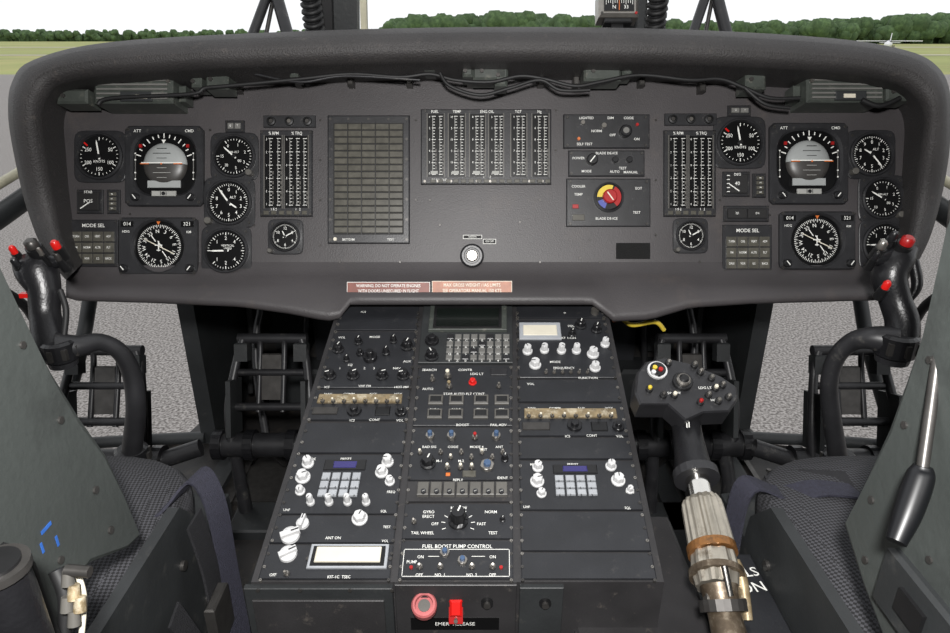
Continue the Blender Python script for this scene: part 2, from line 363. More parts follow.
def hsi(x0,y0,x1,y1):
    cx,cy=(x0+x1)/2,(y0+y1)/2; hx,hy=(x1-x0)/2,(y1-y0)/2
    mb=MB(); mb.M=PAN.mat(cx,cy,0)
    r=hy*.88
    mb.loft([sring(0,0,hx,hy,0,64,22),sring(0,0,hx,hy,4,64,22),sring(0,0,hx-1.2,hy-1.2,5.5,64,22),sring(0,0,r+2,r+2,5.5,64),sring(0,0,r,r,3,64),sring(0,0,r,r,1,64)],'bezel',True,False)
    mb.poly(sring(0,0,r,r,1,64),'dial')
    for i in range(72):
        a=math.radians(i*5+7); L=r*(.13 if i%2==0 else .07); mb.bar((r*.86-L/2)*math.cos(a),(r*.86-L/2)*math.sin(a),L,.6,a,1.5,'ink')
    for i,t in enumerate(['N','3','6','E','12','15','S','21','24','W','30','33']):
        a=math.radians(97-i*30); mb.text(t,r*.6*math.cos(a),r*.6*math.sin(a),r*.2,1.5,'ink',rot=a-math.pi/2)
    a=math.radians(125)
    for k in(-.38,.38): mb.bar(k*r*math.cos(a),k*r*math.sin(a),r*.3,.9,a,2.4,'ink')
    mb.bar(2*math.sin(a),-2*math.cos(a),r*.4,.8,a,2.4,'ink'); needle(mb,a+.5,r*.70,.8,2.8,'cream',.95)
    mb.bar(0,0,1.,r*.4,0,3,'ink'); mb.bar(0,1,r*.3,1.,0,3,'ink'); mb.bar(0,-r*.16,r*.15,.8,0,3,'ink')
    mb.poly([(-2,r*.98,3.4),(2,r*.98,3.4),(0,r*.84,3.4)],'orange')
    for s in(-1,1):
        mb.cyl(s*hx*.84,-hy*.78,5,10,4,'knob_black',ch=.8,N=16); mb.bar(s*hx*.84,-hy*.78,5,.9,.9*s,10.1,'ink')
    mb.slab(-hx*.93,hy*.66,-hx*.6,hy*.86,5,6,'dial'); mb.text('014',-hx*.76,hy*.76,5,6.1)
    mb.slab(hx*.6,hy*.66,hx*.93,hy*.86,5,6,'dial'); mb.text('321',hx*.76,hy*.76,5,6.1)
    mb.text('KM',hx*.8,hy*.48,3.4,5.7); mb.text('HDG',-hx*.8,hy*.5,3.4,5.7)
    screws4(mb,hx*.93,hy*.93,5.4,1.6)
    mb.done('horizontal_situation_indicator')
hsi(121,218,199,275); hsi(778,212,853,270)
def tape(name,x0,y0,x1,y1,cols,heads,title=None):
    cx,cy=(x0+x1)/2,(y0+y1)/2; hx,hy=(x1-x0)/2,(y1-y0)/2
    mb=MB(); mb.M=PAN.mat(cx,cy,0)
    mb.slab(-hx,-hy,hx,hy,0,3.2,'bezel',1); screws4(mb,hx*.93,hy*.95,3,1.4)
    for gx0,gx1,scales in cols:
        a,b=gx0-cx,gx1-cx; mb.slab(a,-hy*.80,b,hy*.86,3.1,3.9,'dial')
        mb.slab(a-1,-hy*.82,a,hy*.88,3.1,4.6,'knob_grey'); mb.slab(b,-hy*.82,b+1,hy*.88,3.1,4.6,'knob_grey')
        for k,(sx,lev,lb) in enumerate(scales):
            x=sx-cx
            mb.bar(x-1,0.02*hy,.5,hy*1.56,0,4.0,'ink_dim')
            for i in range(21):
                yy=-hy*.74+hy*1.54*i/20; mb.bar(x+(.2 if i%4 else 0),yy,(1.8 if i%4 else 4.0),.5,0,4.1,'ink')
            for j in range(6):
                if lb: mb.text(lb[j%len(lb)],x-4.2,-hy*.72+hy*1.5*j/5,3.0,4.15,'ink',sx=.8)
            for q in range(int(12*lev)):
                yq=-hy*.72+q*hy*.115; mb.slab(x+1.6,yq,x+2.8,yq+hy*.075,3.9,4.2,'knob_grey')
    for t,x,y,h in heads: mb.text(t,x-cx,cy-y,h,4.2,'ink',sx=.85)
    for i in range(int(hx/4)):
        mb.slab(-hx*.85+i*7.6,-hy*.96,-hx*.85+i*7.6+5,-hy*.87,3,4.6,'annun_cell',.3)
    return mb,name
for dx in(0,402):
    mb,n=tape('engine_instrument_tapes',261+dx,131,313+dx,217,[(266+dx,283+dx,[(272+dx,.6,['1','2','3']),(280+dx,.7,None)]),(286+dx,309+dx,[(292+dx,.4,['0','4','8']),(299+dx,.5,None),(306+dx,.3,None)])],[('% RPM',275+dx,134.5,4.2),('% TRQ',298+dx,134.5,4.2),('1 R 2',275+dx,210,3.4),('1   2',299+dx,210,3.4)])
    mb.done(n)
mb,n=tape('central_engine_display',421,110,551,185,[(428,444,[(434,.5,['0','2','4']),(441,.6,None)]),(449,465,[(456,.5,['5','10']),(462,.4,None)]),(470,485,[(477,.6,['4','8']),(482,.5,None)]),(489,503,[(496,.6,['1','6']),(501,.55,None)]),(511,526,[(518,.3,['7','9']),(523,.35,None)]),(532,548,[(539,.5,['0','8']),(545,.5,None)])],
  [('FUEL',435,113,4),('TEMP',457,113,4),('ENG OIL',487,113,4.2),('TGT',518,113,4),('Ng',539,113,4),('1      2',487,178,3.4),('TOTAL FUEL',440,181,3.4)])
cx,cy=486,147.5
for a in(431,452,473,492): mb.slab(a-cx,cy-175,a+7-cx,cy-172,3.9,4.9,'ink_dim')
for k in range(10): mb.cyl(425+k*13-cx,cy-182,3,4.4,1.3,'steel',N=10)
mb.done(n)
mb=MB(); mb.M=PAN.mat(369,180,0)
mb.slab(-41,-64,41,64,0,3,'bezel',1.2); mb.slab(-35,-55,35,56,2.9,3.6,'recess')
for i in range(5):
    for j in range(16):
        x=-34+i*13.7; y=-54+j*6.85; mb.slab(x+.3,y+.6,x+13.3,y+6.1,3.5,4.9,'annun_cell',.35)
for i in range(1,5): mb.slab(-34.2+i*13.7-.2,-55,-34.2+i*13.7+.5,56,3.5,5.6,'bezel_dark')
for y in[-60,-40,-20,0,20,40,60]: mb.cyl(-38,y,2.9,3.8,1.4,'steel_dark',N=10); mb.cyl(38,y,2.9,3.8,1.4,'steel_dark',N=10)
for x in(-20,0,20): mb.cyl(x,60,2.9,3.8,1.2,'steel_dark',N=10)
mb.text('BRT/DIM',-20,-60,3.2,3.2); mb.text('TEST',22,-60,3.2,3.2); mb.cyl(-33,-59.5,3,5,1.8,'cream',N=12)
mb.done('caution_advisory_panel')
mb=MB(); mb.M=PAN.mat(606,132,0); mb.slab(-43,-17,43,17,0,3,'bezel',1); screws4(mb,39,14,3,1.5)
mb.cyl(18,-1,3,10,6,'knob_black',ch=1); mb.cyl(18,-1,10,10.6,3,'ink_grey'); mb.cyl(-24,8,3,7,2,'steel',N=12); mb.cyl(-3,5,3,7,2.4,'steel',N=12); mb.cyl(30,6,3,6,1.5,'red',N=12); mb.cyl(-28,-8,3,6,1.5,'orange',N=12)
for t,x,y in(('LIGHTED',-20,13),('DIM',4,13),('CODE',22,13),('SELF TEST',-22,-13),('OFF',6,-4),('ON',30,-8),('NORM',-10,0)): mb.text(t,x,y,3.6,3.2)
mb.done('light_control_panel')
mb=MB(); mb.M=PAN.mat(606,164,0); mb.slab(-38,-13,38,13,0,3,'bezel',1); screws4(mb,35,10,3,1.5)
mb.cyl(-15,3,3,10,5.5,'knob_black',ch=1); mb.bar(-15,3,8,1,.9,10.1,'ink'); mb.cyl(8,3,3,8,3,'knob_black',ch=.5); mb.cyl(22,3,3,8,3,'knob_black',ch=.5)
for t,x,y in(('BLADE DE-ICE',0,10),('POWER',-28,5),('TEST',16,-5),('MODE',-20,-8),('AUTO',8,-8.5),('MANUAL',24,-9)): mb.text(t,x,y,3.5,3.2)
mb.done('blade_deice_panel')
mb=MB(); mb.M=PAN.mat(608,203,0); mb.slab(-42,-24,42,24,0,2.6,'bezel',1); screws4(mb,38,21,2.6,1.5)
mb.loft([sring(0,5,15,15,2.5,40),sring(0,5,15,15,5,40),sring(0,5,13,13,6,40),sring(0,5,12,12,3.5,40)],'bezel')
for i in range(36):
    a0=math.radians(i*10);a1=a0+math.radians(10); mt='yellow' if 7<=i<18 else('purple' if 20<=i<25 else('red' if i<6 or i>30 else 'recess'))
    mb.poly([(12*math.cos(a0),5+12*math.sin(a0),6.1),(12*math.cos(a1),5+12*math.sin(a1),6.1),(6*math.cos(a1),5+6*math.sin(a1),6.1),(6*math.cos(a0),5+6*math.sin(a0),6.1)],mt)
mb.cyl(0,5,6,12,7,'red',ch=1); mb.bar(0,5,10,1.2,2.2,12.1,'cream')
for t,x,y in(('COOLER',-30,16),('TEMP',-30,8),('BLADE DE-ICE',-2,-16),('TEST',28,-10),('EOT',30,14)): mb.text(t,x,y,3.5,2.8)
mb.slab(-36,-6,-30,-2,2.6,4,'red',.3); mb.slab(-36,-18,-24,-12,2.6,4,'annun_cell',.3)
mb.done('deice_test_panel')
def minipanel(x0,y0,x1,y1,rows,cols,cell='annun_cell',txt=None,gap=1.2,top=0):
    cx,cy=(x0+x1)/2,(y0+y1)/2; hx,hy=(x1-x0)/2,(y1-y0)/2; mb=MB(); mb.M=PAN.mat(cx,cy,0)
    mb.slab(-hx,-hy,hx,hy,0,2.6,'bezel',.8); w=(2*hx-5)/cols; h=(2*hy-5-top)/rows; k=0
    for j in range(rows):
        for i in range(cols):
            x=-hx+2.5+i*w; y=-hy+2.5+j*h
            mb.slab(x+gap/2,y+gap/2,x+w-gap/2,y+h-gap/2,2.5,4.6,cell,.4)
            if txt: mb.text(txt[k%len(txt)],x+w/2,y+h/2,min(3.2,h*.42),4.75,'ink',sx=.75)
            k+=1
    if top: mb.text('MODE SEL',0,hy-top/2-1.5,5,2.8)
    screws4(mb,hx-1.8,hy-1.8,2.6,1.1); return mb
w=['DPLR','VOR','ILS','BACK','FM','NORM','ALTR','PLT','TURN','CRS','VERT','ADF']
minipanel(71,220,119,267,3,4,'annun_cell',w,top=9).done('mode_select_panel')
minipanel(722,225,771,272,3,4,'annun_cell',w,top=9).done('mode_select_panel')
minipanel(723,206,768,222,1,2,'recess',['321','014']).done('frequency_display')
mb=minipanel(78,190,104,214,1,1,'recess'); mb.text('STAB',0,9,3.6,5); mb.text('POS',0,0,5,5); mb.bar(-3,-4,12,1,.6,5,'ink'); mb.done('stabilator_position_indicator')
mb=minipanel(722,172,749,197,1,1,'recess'); mb.text('DEG',0,9,3.6,5); mb.text('40',0,0,5,5); mb.bar(-3,-4,12,1,-.6,5,'ink')
for k in range(5): mb.bar(-9,8-k*4,3,.8,0,5,'ink')
mb.done('stabilator_position_indicator')
for x0,x1,y0,y1 in((108,121,190,214),(752,765,174,198)): minipanel(x0,y0,x1,y1,4,1,'annun_cell',['GO','FM','HD','MB']).done('radio_status_annunciator')
for x0,y0,x1,y1 in((226,121,245,133),(727,106,750,117)): minipanel(x0,y0,x1,y1,1,2,'ink_grey',['G','T']).done('marker_beacon_light')
for cx,cy in((290,122),(690,120)):
    mb=MB(); mb.M=PAN.mat(cx,cy,0); mb.slab(-26,-6,26,6,0,2.4,'bezel',.6)
    for k in(-18,0,18): mb.loft([sring(k,0,4.6,4.6,2.3,20),sring(k,0,4.2,4.2,4.5,20),sring(k,0,2.6,2.6,4.8,20),sring(k,0,2.4,2.4,3,20)],'bezel_dark'); mb.cyl(k,0,3,4.4,2,'steel_dark' if k else 'steel',N=12)
    mb.done('warning_light_strip')
def hoodlight(x0,x1,y0,y1,s):
    mb=MB(); cx,cy=(x0+x1)/2,(y0+y1)/2; mb.M=PAN.mat(cx,cy,.0); hx,hy=(x1-x0)/2,(y1-y0)/2
    mb.slab(-hx,-hy,hx,hy,0,34,'light_housing',2)
    for k in range(5): mb.slab(-hx+4,hy*.7-k*hy*.33,hx-4,hy*.7-k*hy*.33-1.6,34,36,'ink_grey')
    mb.slab(-hx*.3,-hy*.9,hx*.5,-hy*.2,34,36.5,'armor_dark',.8); mb.slab(hx*.1*s,-hy*.75,hx*.1*s+hx*.30,-hy*.45,36.5,36.9,'cream')
    mb.slab(-hx-7,-hy*.6,-hx,hy*.6,4,22,'light_housing',1); mb.slab(hx,-hy*.6,hx+7,hy*.6,4,22,'light_housing',1)
    for a in(-1,1): mb.cyl(a*(hx-4),hy*.6,34,36,2,'steel',N=10)
    mb.done('glareshield_floodlight')
hoodlight(113,188,88,114,1); hoodlight(790,864,88,113,-1)
mb=MB(); D=1.035
path=[(98,104),(112,98),(190,94),(205,88),(226,86),(300,79),(350,74),(400,77),(430,74),(455,80),(490,82),(520,76),(545,79),(575,86),(600,82),(640,75),(690,80),(720,79),(745,88),(770,98),(800,98)]
mb.tube([P(x,y,D) for x,y in path],.0030,'rubber',10)
mb.tube([P(x,y,D-.004) for x,y in [(440,73),(450,86),(480,95),(510,88),(540,80),(560,90),(590,90)]],.0028,'rubber',10)
mb.tube([P(x,y,D) for x,y in [(255,74),(300,82),(345,76),(420,80)]],.0020,'tube_black',8)
mb.tube([P(x,y,D) for x,y in [(745,88),(765,104),(790,108)]],.003,'rubber',8)
mb.tube([P(x,y,D) for x,y in [(862,100),(880,106),(900,98)]],.004,'rubber',8)
for x,y,w,h in((226,88,11,9),(490,80,17,8),(598,80,18,9),(746,88,10,9),(300,80,4,5),(431,74,5,5),(86,104,15,7),(884,100,12,8),(500,84,6,10),(206,90,5,5),(468,80,5,5),(622,78,5,6)):
    mb.M=PAN.mat(x,y,.022); mb.slab(-w,-h,w,h,0,24,'light_housing',2); mb.cyl(-w*.5,0,24,26,2,'steel_dark',N=10); mb.M=Matrix.Identity(4)
for x in (240,300,352,410,470,540,575,640,700):
    mb.M=PAN.mat(x,90 if x<250 or x>690 else 84,.004); mb.slab(-3,-4,3,8,-3,10,'steel_dark',1); mb.M=Matrix.Identity(4)
mb.done('wiring_conduit')
# ------------------------------------------------------------------ centre console
pt=EYE+U*.018+F*1.10; pb=EYE+U*-.296+F*.735
cy_=(pt-pb).normalized(); CN=R.cross(cy_).normalized()
CON=Surf(pb,CN,R)
ED=[(340,254),(422,394),(514,517),(605,661)]
YT,YB=307,582
def ex(i,y): a,b=ED[i]; return a+(b-a)*(y-YT)/(YB-YT)
def K(c,s,y): return ex(c,y)+(ex(c+1,y)-ex(c,y))*s
mb=MB()
top=[CON.at(ex(0,YT-12)-2,YT-12),CON.at(ex(3,YT-12)+2,YT-12),CON.at(ex(3,YB)+3,YB),CON.at(ex(0,YB)-3,YB)]
bot=[Vector((p.x,p.y,1.0)) for p in top]
mb.loft([[tuple(p) for p in bot[::-1]],[tuple(p) for p in top[::-1]]],'console_frame')
for c in range(4):
    for k in range(26):
        y=YT+6+(YB-YT-8)*((k/25.)**1.25)
        for s in((-1,1) if 0<c<3 else ((1,) if c==0 else(-1,))):
            x=ex(c,y)+s*(3.2+ (y-YT)/110.); mb.M=CON.mat(x,y,.0045); mb.cyl(0,0,-3,.6,1.6,'steel' if random.random()<.6 else 'steel_dark',N=8)
            mb.bar(0,0,2.2,.6,random.random()*3,.7,'bezel_dark'); mb.M=Matrix.Identity(4)
con=mb.done('center_console')
def cprism(mb,c,y0,y1,mat='console_black',s0=.03,s1=.97,h0=0,h1=.004,pad=.7):
    q=[(K(c,s0,y0+pad),y0+pad),(K(c,s1,y0+pad),y0+pad),(K(c,s1,y1-pad),y1-pad),(K(c,s0,y1-pad),y1-pad)]
    b=[CON.at(x,y,0) for x,y in q]; n=CON.n; cen=sum(b,Vector())/4
    lo=[tuple(p+n*h0) for p in b]; hi=[tuple(p+n*(h1-.0008)) for p in b]; hh=[tuple(p+(cen-p).normalized()*.0012+n*h1) for p in b]
    mb.M=Matrix.Identity(4); mb.loft([lo[::-1],hi[::-1],hh[::-1]],mat)
def at(mb,c,s,y,h=.004): mb.M=CON.mat(K(c,s,y),y,h)
def ctext(mb,c,s,y,t,h=4.2,mat='ink'):
    at(mb,c,s,y,.0043); mb.text(t,0,0,h*1.1,0,mat,sx=.9); mb.M=Matrix.Identity(4)
def knob(mb,c,s,y,r,h,mat='knob_black',cap=None,ang=1.2,style=0,base=.004):
    at(mb,c,s,y+.55*h,base)
    N=24
    def fl(r,z,f=.0): return [(p[0]*(1-f*((i//2)%2)),p[1]*(1-f*((i//2)%2)),z) for i,p in enumerate(sring(0,0,r,r,0,N))]
    if style==0:
        mb.loft([fl(r,0),fl(r,h*.2),fl(r*.8,h*.3,.1),fl(r*.74,h*.9,.1),fl(r*.62,h)],mat)
        mb.slab(-r*.75,-r*.14,r*.95,r*.14,h*.2,h*.35,mat)
        mb.M=mb.M@Matrix.Rotation(ang,4,'Z'); mb.slab(0,-r*.07,r*.62,r*.07,h,h+.25,cap or 'ink')
    elif style==1:
        mb.loft([fl(r,0),fl(r,h*.4,.08),fl(r*.9,h*.45)],mat); mb.loft([fl(r*.55,h*.4),fl(r*.52,h*.95,.1),fl(r*.42,h)],cap or mat)
    elif style==2:
        mb.loft([fl(r,0),fl(r*.95,h*.35),fl(r*.7,h*.45)],mat); mb.M=mb.M@Matrix.Rotation(ang,4,'Z'); mb.slab(-r*.95,-r*.3,r*1.05,r*.3,h*.3,h,mat,.5); mb.slab(r*.2,-r*.08,r,r*.08,h,h+.2,cap or 'ink_grey')
    mb.M=Matrix.Identity(4)
def toggle(mb,c,s,y,k=1.,tip='steel',tilt=.35,base=.004):
    at(mb,c,s,y,base); mb.loft([sring(0,0,2.8*k,2.8*k,0,6),sring(0,0,2.8*k,2.8*k,1.4*k,6)],'steel_dark'); mb.cyl(0,0,1.4*k,3*k,1.8*k,'steel',N=12)
    mb.M=mb.M@Matrix.Translation((0,0,2.5*k))@Matrix.Rotation(tilt,4,'X'); mb.cyl(0,0,0,6.5*k,.8*k,tip,1.35*k,N=10,ch=.4*k); mb.M=Matrix.Identity(4)
def cbox(mb,c,s0,s1,y0,y1,mat,h0=.004,h1=.006): cprism(mb,c,y0,y1,mat,s0,s1,h0,h1,0)
mb=MB(); cprism(mb,0,308,332); ctext(mb,0,.3,312,'ICS',3.6); mb.done('blank_console_panel')
def radio_knobs(c,y0,y1):
    mb=MB(); cprism(mb,c,y0,y1); H=y1-y0
    for s,f,r,h,st in((.13,.22,6,8,0),(.33,.10,4.5,7,0),(.50,.34,7,11,1),(.66,.28,4,8,0),(.88,.16,6.5,9,0),(.38,.30,4,7,1),(.72,.08,4,7,0),(.25,.42,3.4,6,0)):
        knob(mb,c,s,y0+H*f,r,h,style=st)
    for s in(.12,.36,.66,.88): knob(mb,c,s,y0+H*.68,6.4,8,ang=random.random()*5)
    for t,s,f in(('VOL',.13,.08),('MODE',.5,.07),('SQ',.3,.56),('1',.20,.62),('2',.46,.62),('3',.56,.62),('NAV',.8,.62),('VHF FM',.5,.93),('AUX',.9,.5),('HOT MIC',.88,.95),('ICS',.12,.95)): ctext(mb,c,s,y0+H*f,t,3.8)
    mb.done('radio_control_panel')
radio_knobs(0,333,390)
def brasspanel(c,y0,y1,kx):
    mb=MB(); cprism(mb,c,y0,y1); H=y1-y0
    cbox(mb,c,.08,.90,y0+H*.20,y0+H*.46,'brass',.004,.007)
    for i in range(8): toggle(mb,c,.12+i*.105,y0+H*.34,.85,'cream' if i%2 else 'brass',base=.007)
    cbox(mb,c,.06,.30,y0+H*.60,y0+H*.82,'steel_dark',.004,.006)
    knob(mb,c,kx,y0+H*.52,7.5,7,style=1); knob(mb,c,.90,y0+H*.55,6,8,style=1); cbox(mb,c,.66,.80,y0+H*.58,y0+H*.85,'dial')
    for t,s,f in(('NAV',.15,.10),('COMM',.36,.10),('AUX',.6,.10),('VOX',.85,.10),('CONT',.66,.93),('VOL',.9,.95),('ICS',.45,.95)): ctext(mb,c,s,y0+H*f,t,3.8)
    mb.done('intercom_panel')
brasspanel(0,391,422,.45)
mb=MB(); cprism(mb,0,424,455); mb.done('blank_console_panel')
def keypad(c,y0,y1,kn=None):
    mb=MB(); cprism(mb,c,y0,y1); H=y1-y0
    cbox(mb,c,.30,.66,y0+H*.10,y0+H*.27,'bezel_dark',.004,.0055); cbox(mb,c,.38,.58,y0+H*.13,y0+H*.24,'lcd',.0055,.006)
    for j in range(3):
        for i in range(4):
            s=.31+i*.085; yy=y0+H*(.33+j*.14); cbox(mb,c,s,s+.068,yy,yy+H*.105,'button_grey',.004,.008)
            at(mb,c,s+.034,yy+H*.05,.0082); mb.text(str((j*3+i)%10),0,0,3.6,0,'dial'); mb.M=Matrix.Identity(4)
    for s,f,r,h in(kn or ()): knob(mb,c,s,y0+H*f,r,h,'knob_white',ang=random.random()*5,cap='dial')
    for t,s,f in(('MODE',.16,.05),('PRESET',.47,.05),('SQL',.86,.92),('UHF',.08,.9),('FREQ',.90,.60)): ctext(mb,c,s,y0+H*f,t,3.6)
    mb.done('radio_keypad')
keypad(0,456,516,kn=((.15,.04,6,10),(.14,.28,7.5,9),(.15,.52,5,8),(.84,.02,6,10),(.80,.20,6.5,9),(.88,.36,5,8),(.26,.66,4.2,13),(.41,.66,4.2,13),(.56,.66,4.2,13),(.71,.66,4.2,13)))
mb=MB(); cprism(mb,0,517,545); knob(mb,0,.68,514,8,9,'knob_white',cap='dial'); knob(mb,0,.24,519,6.5,9,'knob_white',style=2,cap='dial',ang=1.4); knob(mb,0,.17,531,9.5,9,'knob_white',style=2,cap='dial',ang=.4)
ctext(mb,0,.5,538,'ANT ON',4); ctext(mb,0,.9,527,'TEST',3.6); ctext(mb,0,.9,541,'VOL',3.6); mb.done('adf_control_panel')
mb=MB(); cprism(mb,0,546,581); cbox(mb,0,.36,.94,547,571,'button_grey',.004,.007); cbox(mb,0,.38,.92,549,569,'dial',.007,.0075); cbox(mb,0,.41,.89,551,566,'cream',.007,.010)
knob(mb,0,.19,550,9,8,'knob_white',style=2,cap='dial',ang=.5); toggle(mb,0,.22,574,1.2)
for s in(.345,.955):
    at(mb,0,s,559,.004); mb.cyl(0,0,0,1.6,2,'steel_dark',N=10); mb.M=Matrix.Identity(4)
ctext(mb,0,.6,577,'KIT-1C  TSEC',4); ctext(mb,0,.12,575,'OFF',4); mb.done('secure_voice_panel')
mb=MB(); cprism(mb,1,307,366,'armor_dark',.02,.98,0,.006); cbox(mb,1,.10,.92,308,335,'light_housing',.006,.012); cbox(mb,1,.17,.84,314,332,'screen_green',.012,.0125); cbox(mb,1,.14,.87,311,334,'bezel_dark',.0118,.0122)
knob(mb,1,.14,337,7,8,base=.006,style=1); knob(mb,1,.15,352,7,9,base=.006,ang=2)
L='ABCDEFGHIJKLMNOPQRSTUVWXYZ0123456789'
for j in range(4):
    for i in range(8):
        s=.30+i*.083; yy=338+j*6.8; cbox(mb,1,s,s+.066,yy,yy+4.8,'ink_grey' if (i+j)%5 else 'bezel',.006,.009)
        at(mb,1,s+.033,yy+2.4,.0092); mb.text(L[j*8+i],0,0,4.2,0,'ink'); mb.M=Matrix.Identity(4)
mb.done('control_display_unit')
mb=MB(); cprism(mb,1,367,428)
toggle(mb,1,.33,377,1.5,'cream'); toggle(mb,1,.18,380,1.1); knob(mb,1,.58,380,4,5,'red_bright',cap='red'); cbox(mb,1,.76,.92,371,378,'bezel',.004,.007); toggle(mb,1,.84,387,1)
toggle(mb,1,.35,387,1.3,'brass')
for y in(398,412):
    for s in(.16,.36,.60,.80):
        cbox(mb,1,s,s+.14,y,y+9,'knob_grey',.004,.008); cbox(mb,1,s+.015,s+.125,y+1.5,y+7.5,'bezel_dark',.008,.0085)
for t,s,y in(('SEARCH',.14,370),('CONTR',.5,370),('LDG LT',.62,374),('STAB AUTO FLT CONT',.5,394),('SAS 1',.22,409.5),('SAS 2',.43,409.5),('TRIM',.67,409.5),('FPS',.87,409.5),('AUTO',.14,389),('BOOST',.5,425),('FAIL ADV',.84,425)): ctext(mb,1,s,y,t,4)
mb.done('flight_control_panel')
mb=MB(); cprism(mb,1,429,482)
for s,y in((.20,432),(.40,432),(.82,432)): knob(mb,1,s,y,4.5,9,'steel',style=1,cap='blue_cap')
toggle(mb,1,.62,438,1.3,'red')
for i in range(9): toggle(mb,1,.12+i*.095,453+(i%2)*5,1.0,'steel' if i%3 else 'cream')
knob(mb,1,.20,458,8,10); knob(mb,1,.74,462,7,7,'steel',style=1,cap='blue_cap'); knob(mb,1,.90,455,4,8)
for s in(.38,.50,.60): toggle(mb,1,s,468,1.2,'cream')
cbox(mb,1,.37,.41,475,478,'orange'); cbox(mb,1,.52,.64,473,479,'annun_cell')
for t,s,y in(('RAD SIG',.2,447),('CODE',.42,447),('MODE 4',.64,447),('M-1',.3,461),('M-2',.5,461),('TEST',.7,449.5),('IDENT',.88,478),('ANT',.85,447),('REPLY',.48,480)): ctext(mb,1,s,y,t,3.8)
mb.done('transponder_panel')
mb=MB(); cprism(mb,1,483,504,'console_frame')
for i in range(7):
    s=.13+i*.115; cbox(mb,1,s,s+.1,486,499,'knob_grey',.004,.010); at(mb,1,s+.05,492,.010); mb.cyl(0,0,0,2.5,2.6,'bezel',N=12); mb.bar(0,0,3,.8,.5,2.6,'ink_dim'); mb.M=Matrix.Identity(4)
mb.done('thumbwheel_switch_row')
mb=MB(); cprism(mb,1,505,541); knob(mb,1,.5,511,10,19)
for i in range(9):
    a=math.radians(200-i*27.5); at(mb,1,.5,524,.0043); mb.bar(15*math.cos(a),15*math.sin(a),4,.7,a,0,'ink'); mb.M=Matrix.Identity(4)
toggle(mb,1,.12,522,1.1); knob(mb,1,.88,517,3,5)
for t,s,y in(('MISC SW',.5,508),('TAIL WHEEL',.2,533),('GYRO',.24,512),('ERECT',.24,516.5),('NORM',.78,512),('TEST',.80,533),('OFF',.30,524),('FAST',.70,524)): ctext(mb,1,s,y,t,4.2)
mb.done('miscellaneous_switch_panel')
mb=MB(); cprism(mb,1,542,581); ctext(mb,1,.5,546.5,'FUEL BOOST PUMP CONTROL',5.2)
for s in(.20,.37,.63,.80): toggle(mb,1,s,567,1.3)
for s in(.40,.55): knob(mb,1,s,549 if s<.5 else 557,5,7,'steel',style=1,cap='blue_cap')
for s in(.13,.87):
    at(mb,1,s,568,.004); mb.cyl(0,0,0,2.2,1.8,'red',N=12); mb.M=Matrix.Identity(4)
for x0,x1,y0,y1 in((.06,.94,551,551.5),(.06,.94,578,578.5),(.06,.065,551,578),(.935,.94,551,578),(.26,.36,558,558.5),(.62,.74,558,558.5)): cbox(mb,1,x0,x1,y0,y1,'ink',.004,.0044)
for t,s,y in(('ON',.2,557),('OFF',.2,575),('ON',.8,557),('OFF',.8,575),('NO. 1',.37,575),('PUMP',.13,562),('NO. 2',.63,575)): ctext(mb,1,s,y,t,4.2)
mb.done('fuel_boost_pump_panel')
mb=MB(); cprism(mb,2,307,320); at(mb,2,.55,313,.004); mb.text('0',0,0,4,.2); mb.cyl(30,0,0,5,4,'steel',N=12); mb.M=Matrix.Identity(4); mb.done('blank_console_panel')
mb=MB(); cprism(mb,2,321,380); cbox(mb,2,.05,.48,326,342,'button_grey',.004,.008); cbox(mb,2,.09,.44,329,339,'cream',.008,.009)
for s,y,r,h in((.13,347,5,9),(.30,346,4.5,9),(.47,346,4.5,10),(.62,346,4.5,10),(.78,350,6,9),(.20,361,6,8),(.78,364,5.5,8),(.92,340,4.5,9)): knob(mb,2,s,y,r,h,'knob_white',cap='dial',ang=random.random()*6)
knob(mb,2,.86,326,5.5,8); knob(mb,2,.70,322,6,7); knob(mb,2,.60,331,4,7)
for i in range(6): toggle(mb,2,.30+i*.08,373,.8)
for t,s,y in(('HF RADIO',.3,323.5),('SQL',.6,326),('RT 1-ON',.56,338),('MODE',.4,362),('FREQUENCY',.48,368),('FUNCTION',.7,378)): ctext(mb,2,s,y,t,3.8)
mb.done('hf_radio_panel')
mb=MB(); cprism(mb,2,381,404); ctext(mb,2,.15,384,'VOL',3.8); mb.done('blank_console_panel')
brasspanel(2,405,438,.52)
mb=MB(); cprism(mb,2,439,461); mb.done('blank_console_panel')
keypad(2,462,512,kn=((.18,.02,5.5,9),(.17,.30,7,9),(.20,.56,5,7),(.78,.0,5.5,9),(.82,.28,7,9),(.90,.50,4,7)))
mb=MB(); cprism(mb,2,513,553); mb.done('blank_console_panel'); mb=MB(); cprism(mb,2,554,581); mb.done('blank_console_panel')
# ---- console front face
fy=top[3].y; ftz=top[3].z
FR=Surf(Vector((0,fy,ftz)),Vector((0,-1,0)),R)
mb=MB()
def fbox(mb,x0,x1,y0,y1,th,mat,ch=.6,b=0):
    cx,cy=(x0+x1)/2,(y0+y1)/2; mb.M=FR.mat(cx,cy,b); u=mb.M.to_scale().x
    hy=(FR.at(cx,y0).z-FR.at(cx,y1).z)/2/u; mb.slab(-(x1-x0)/2,-hy,(x1-x0)/2,hy,0,th,mat,ch); mb.M=Matrix.Identity(4)
fbox(mb,254,396,586,680,6,'armor_dark'); fbox(mb,262,388,596,680,8,'console_frame'); fbox(mb,398,515,584,680,4,'console_frame'); fbox(mb,518,560,586,680,5,'armor_dark')
for x in(258,300,350,392):
    mb.M=FR.mat(x,590,.008); mb.cyl(0,0,0,1.4,2,'steel_dark',N=10); mb.M=Matrix.Identity(4)
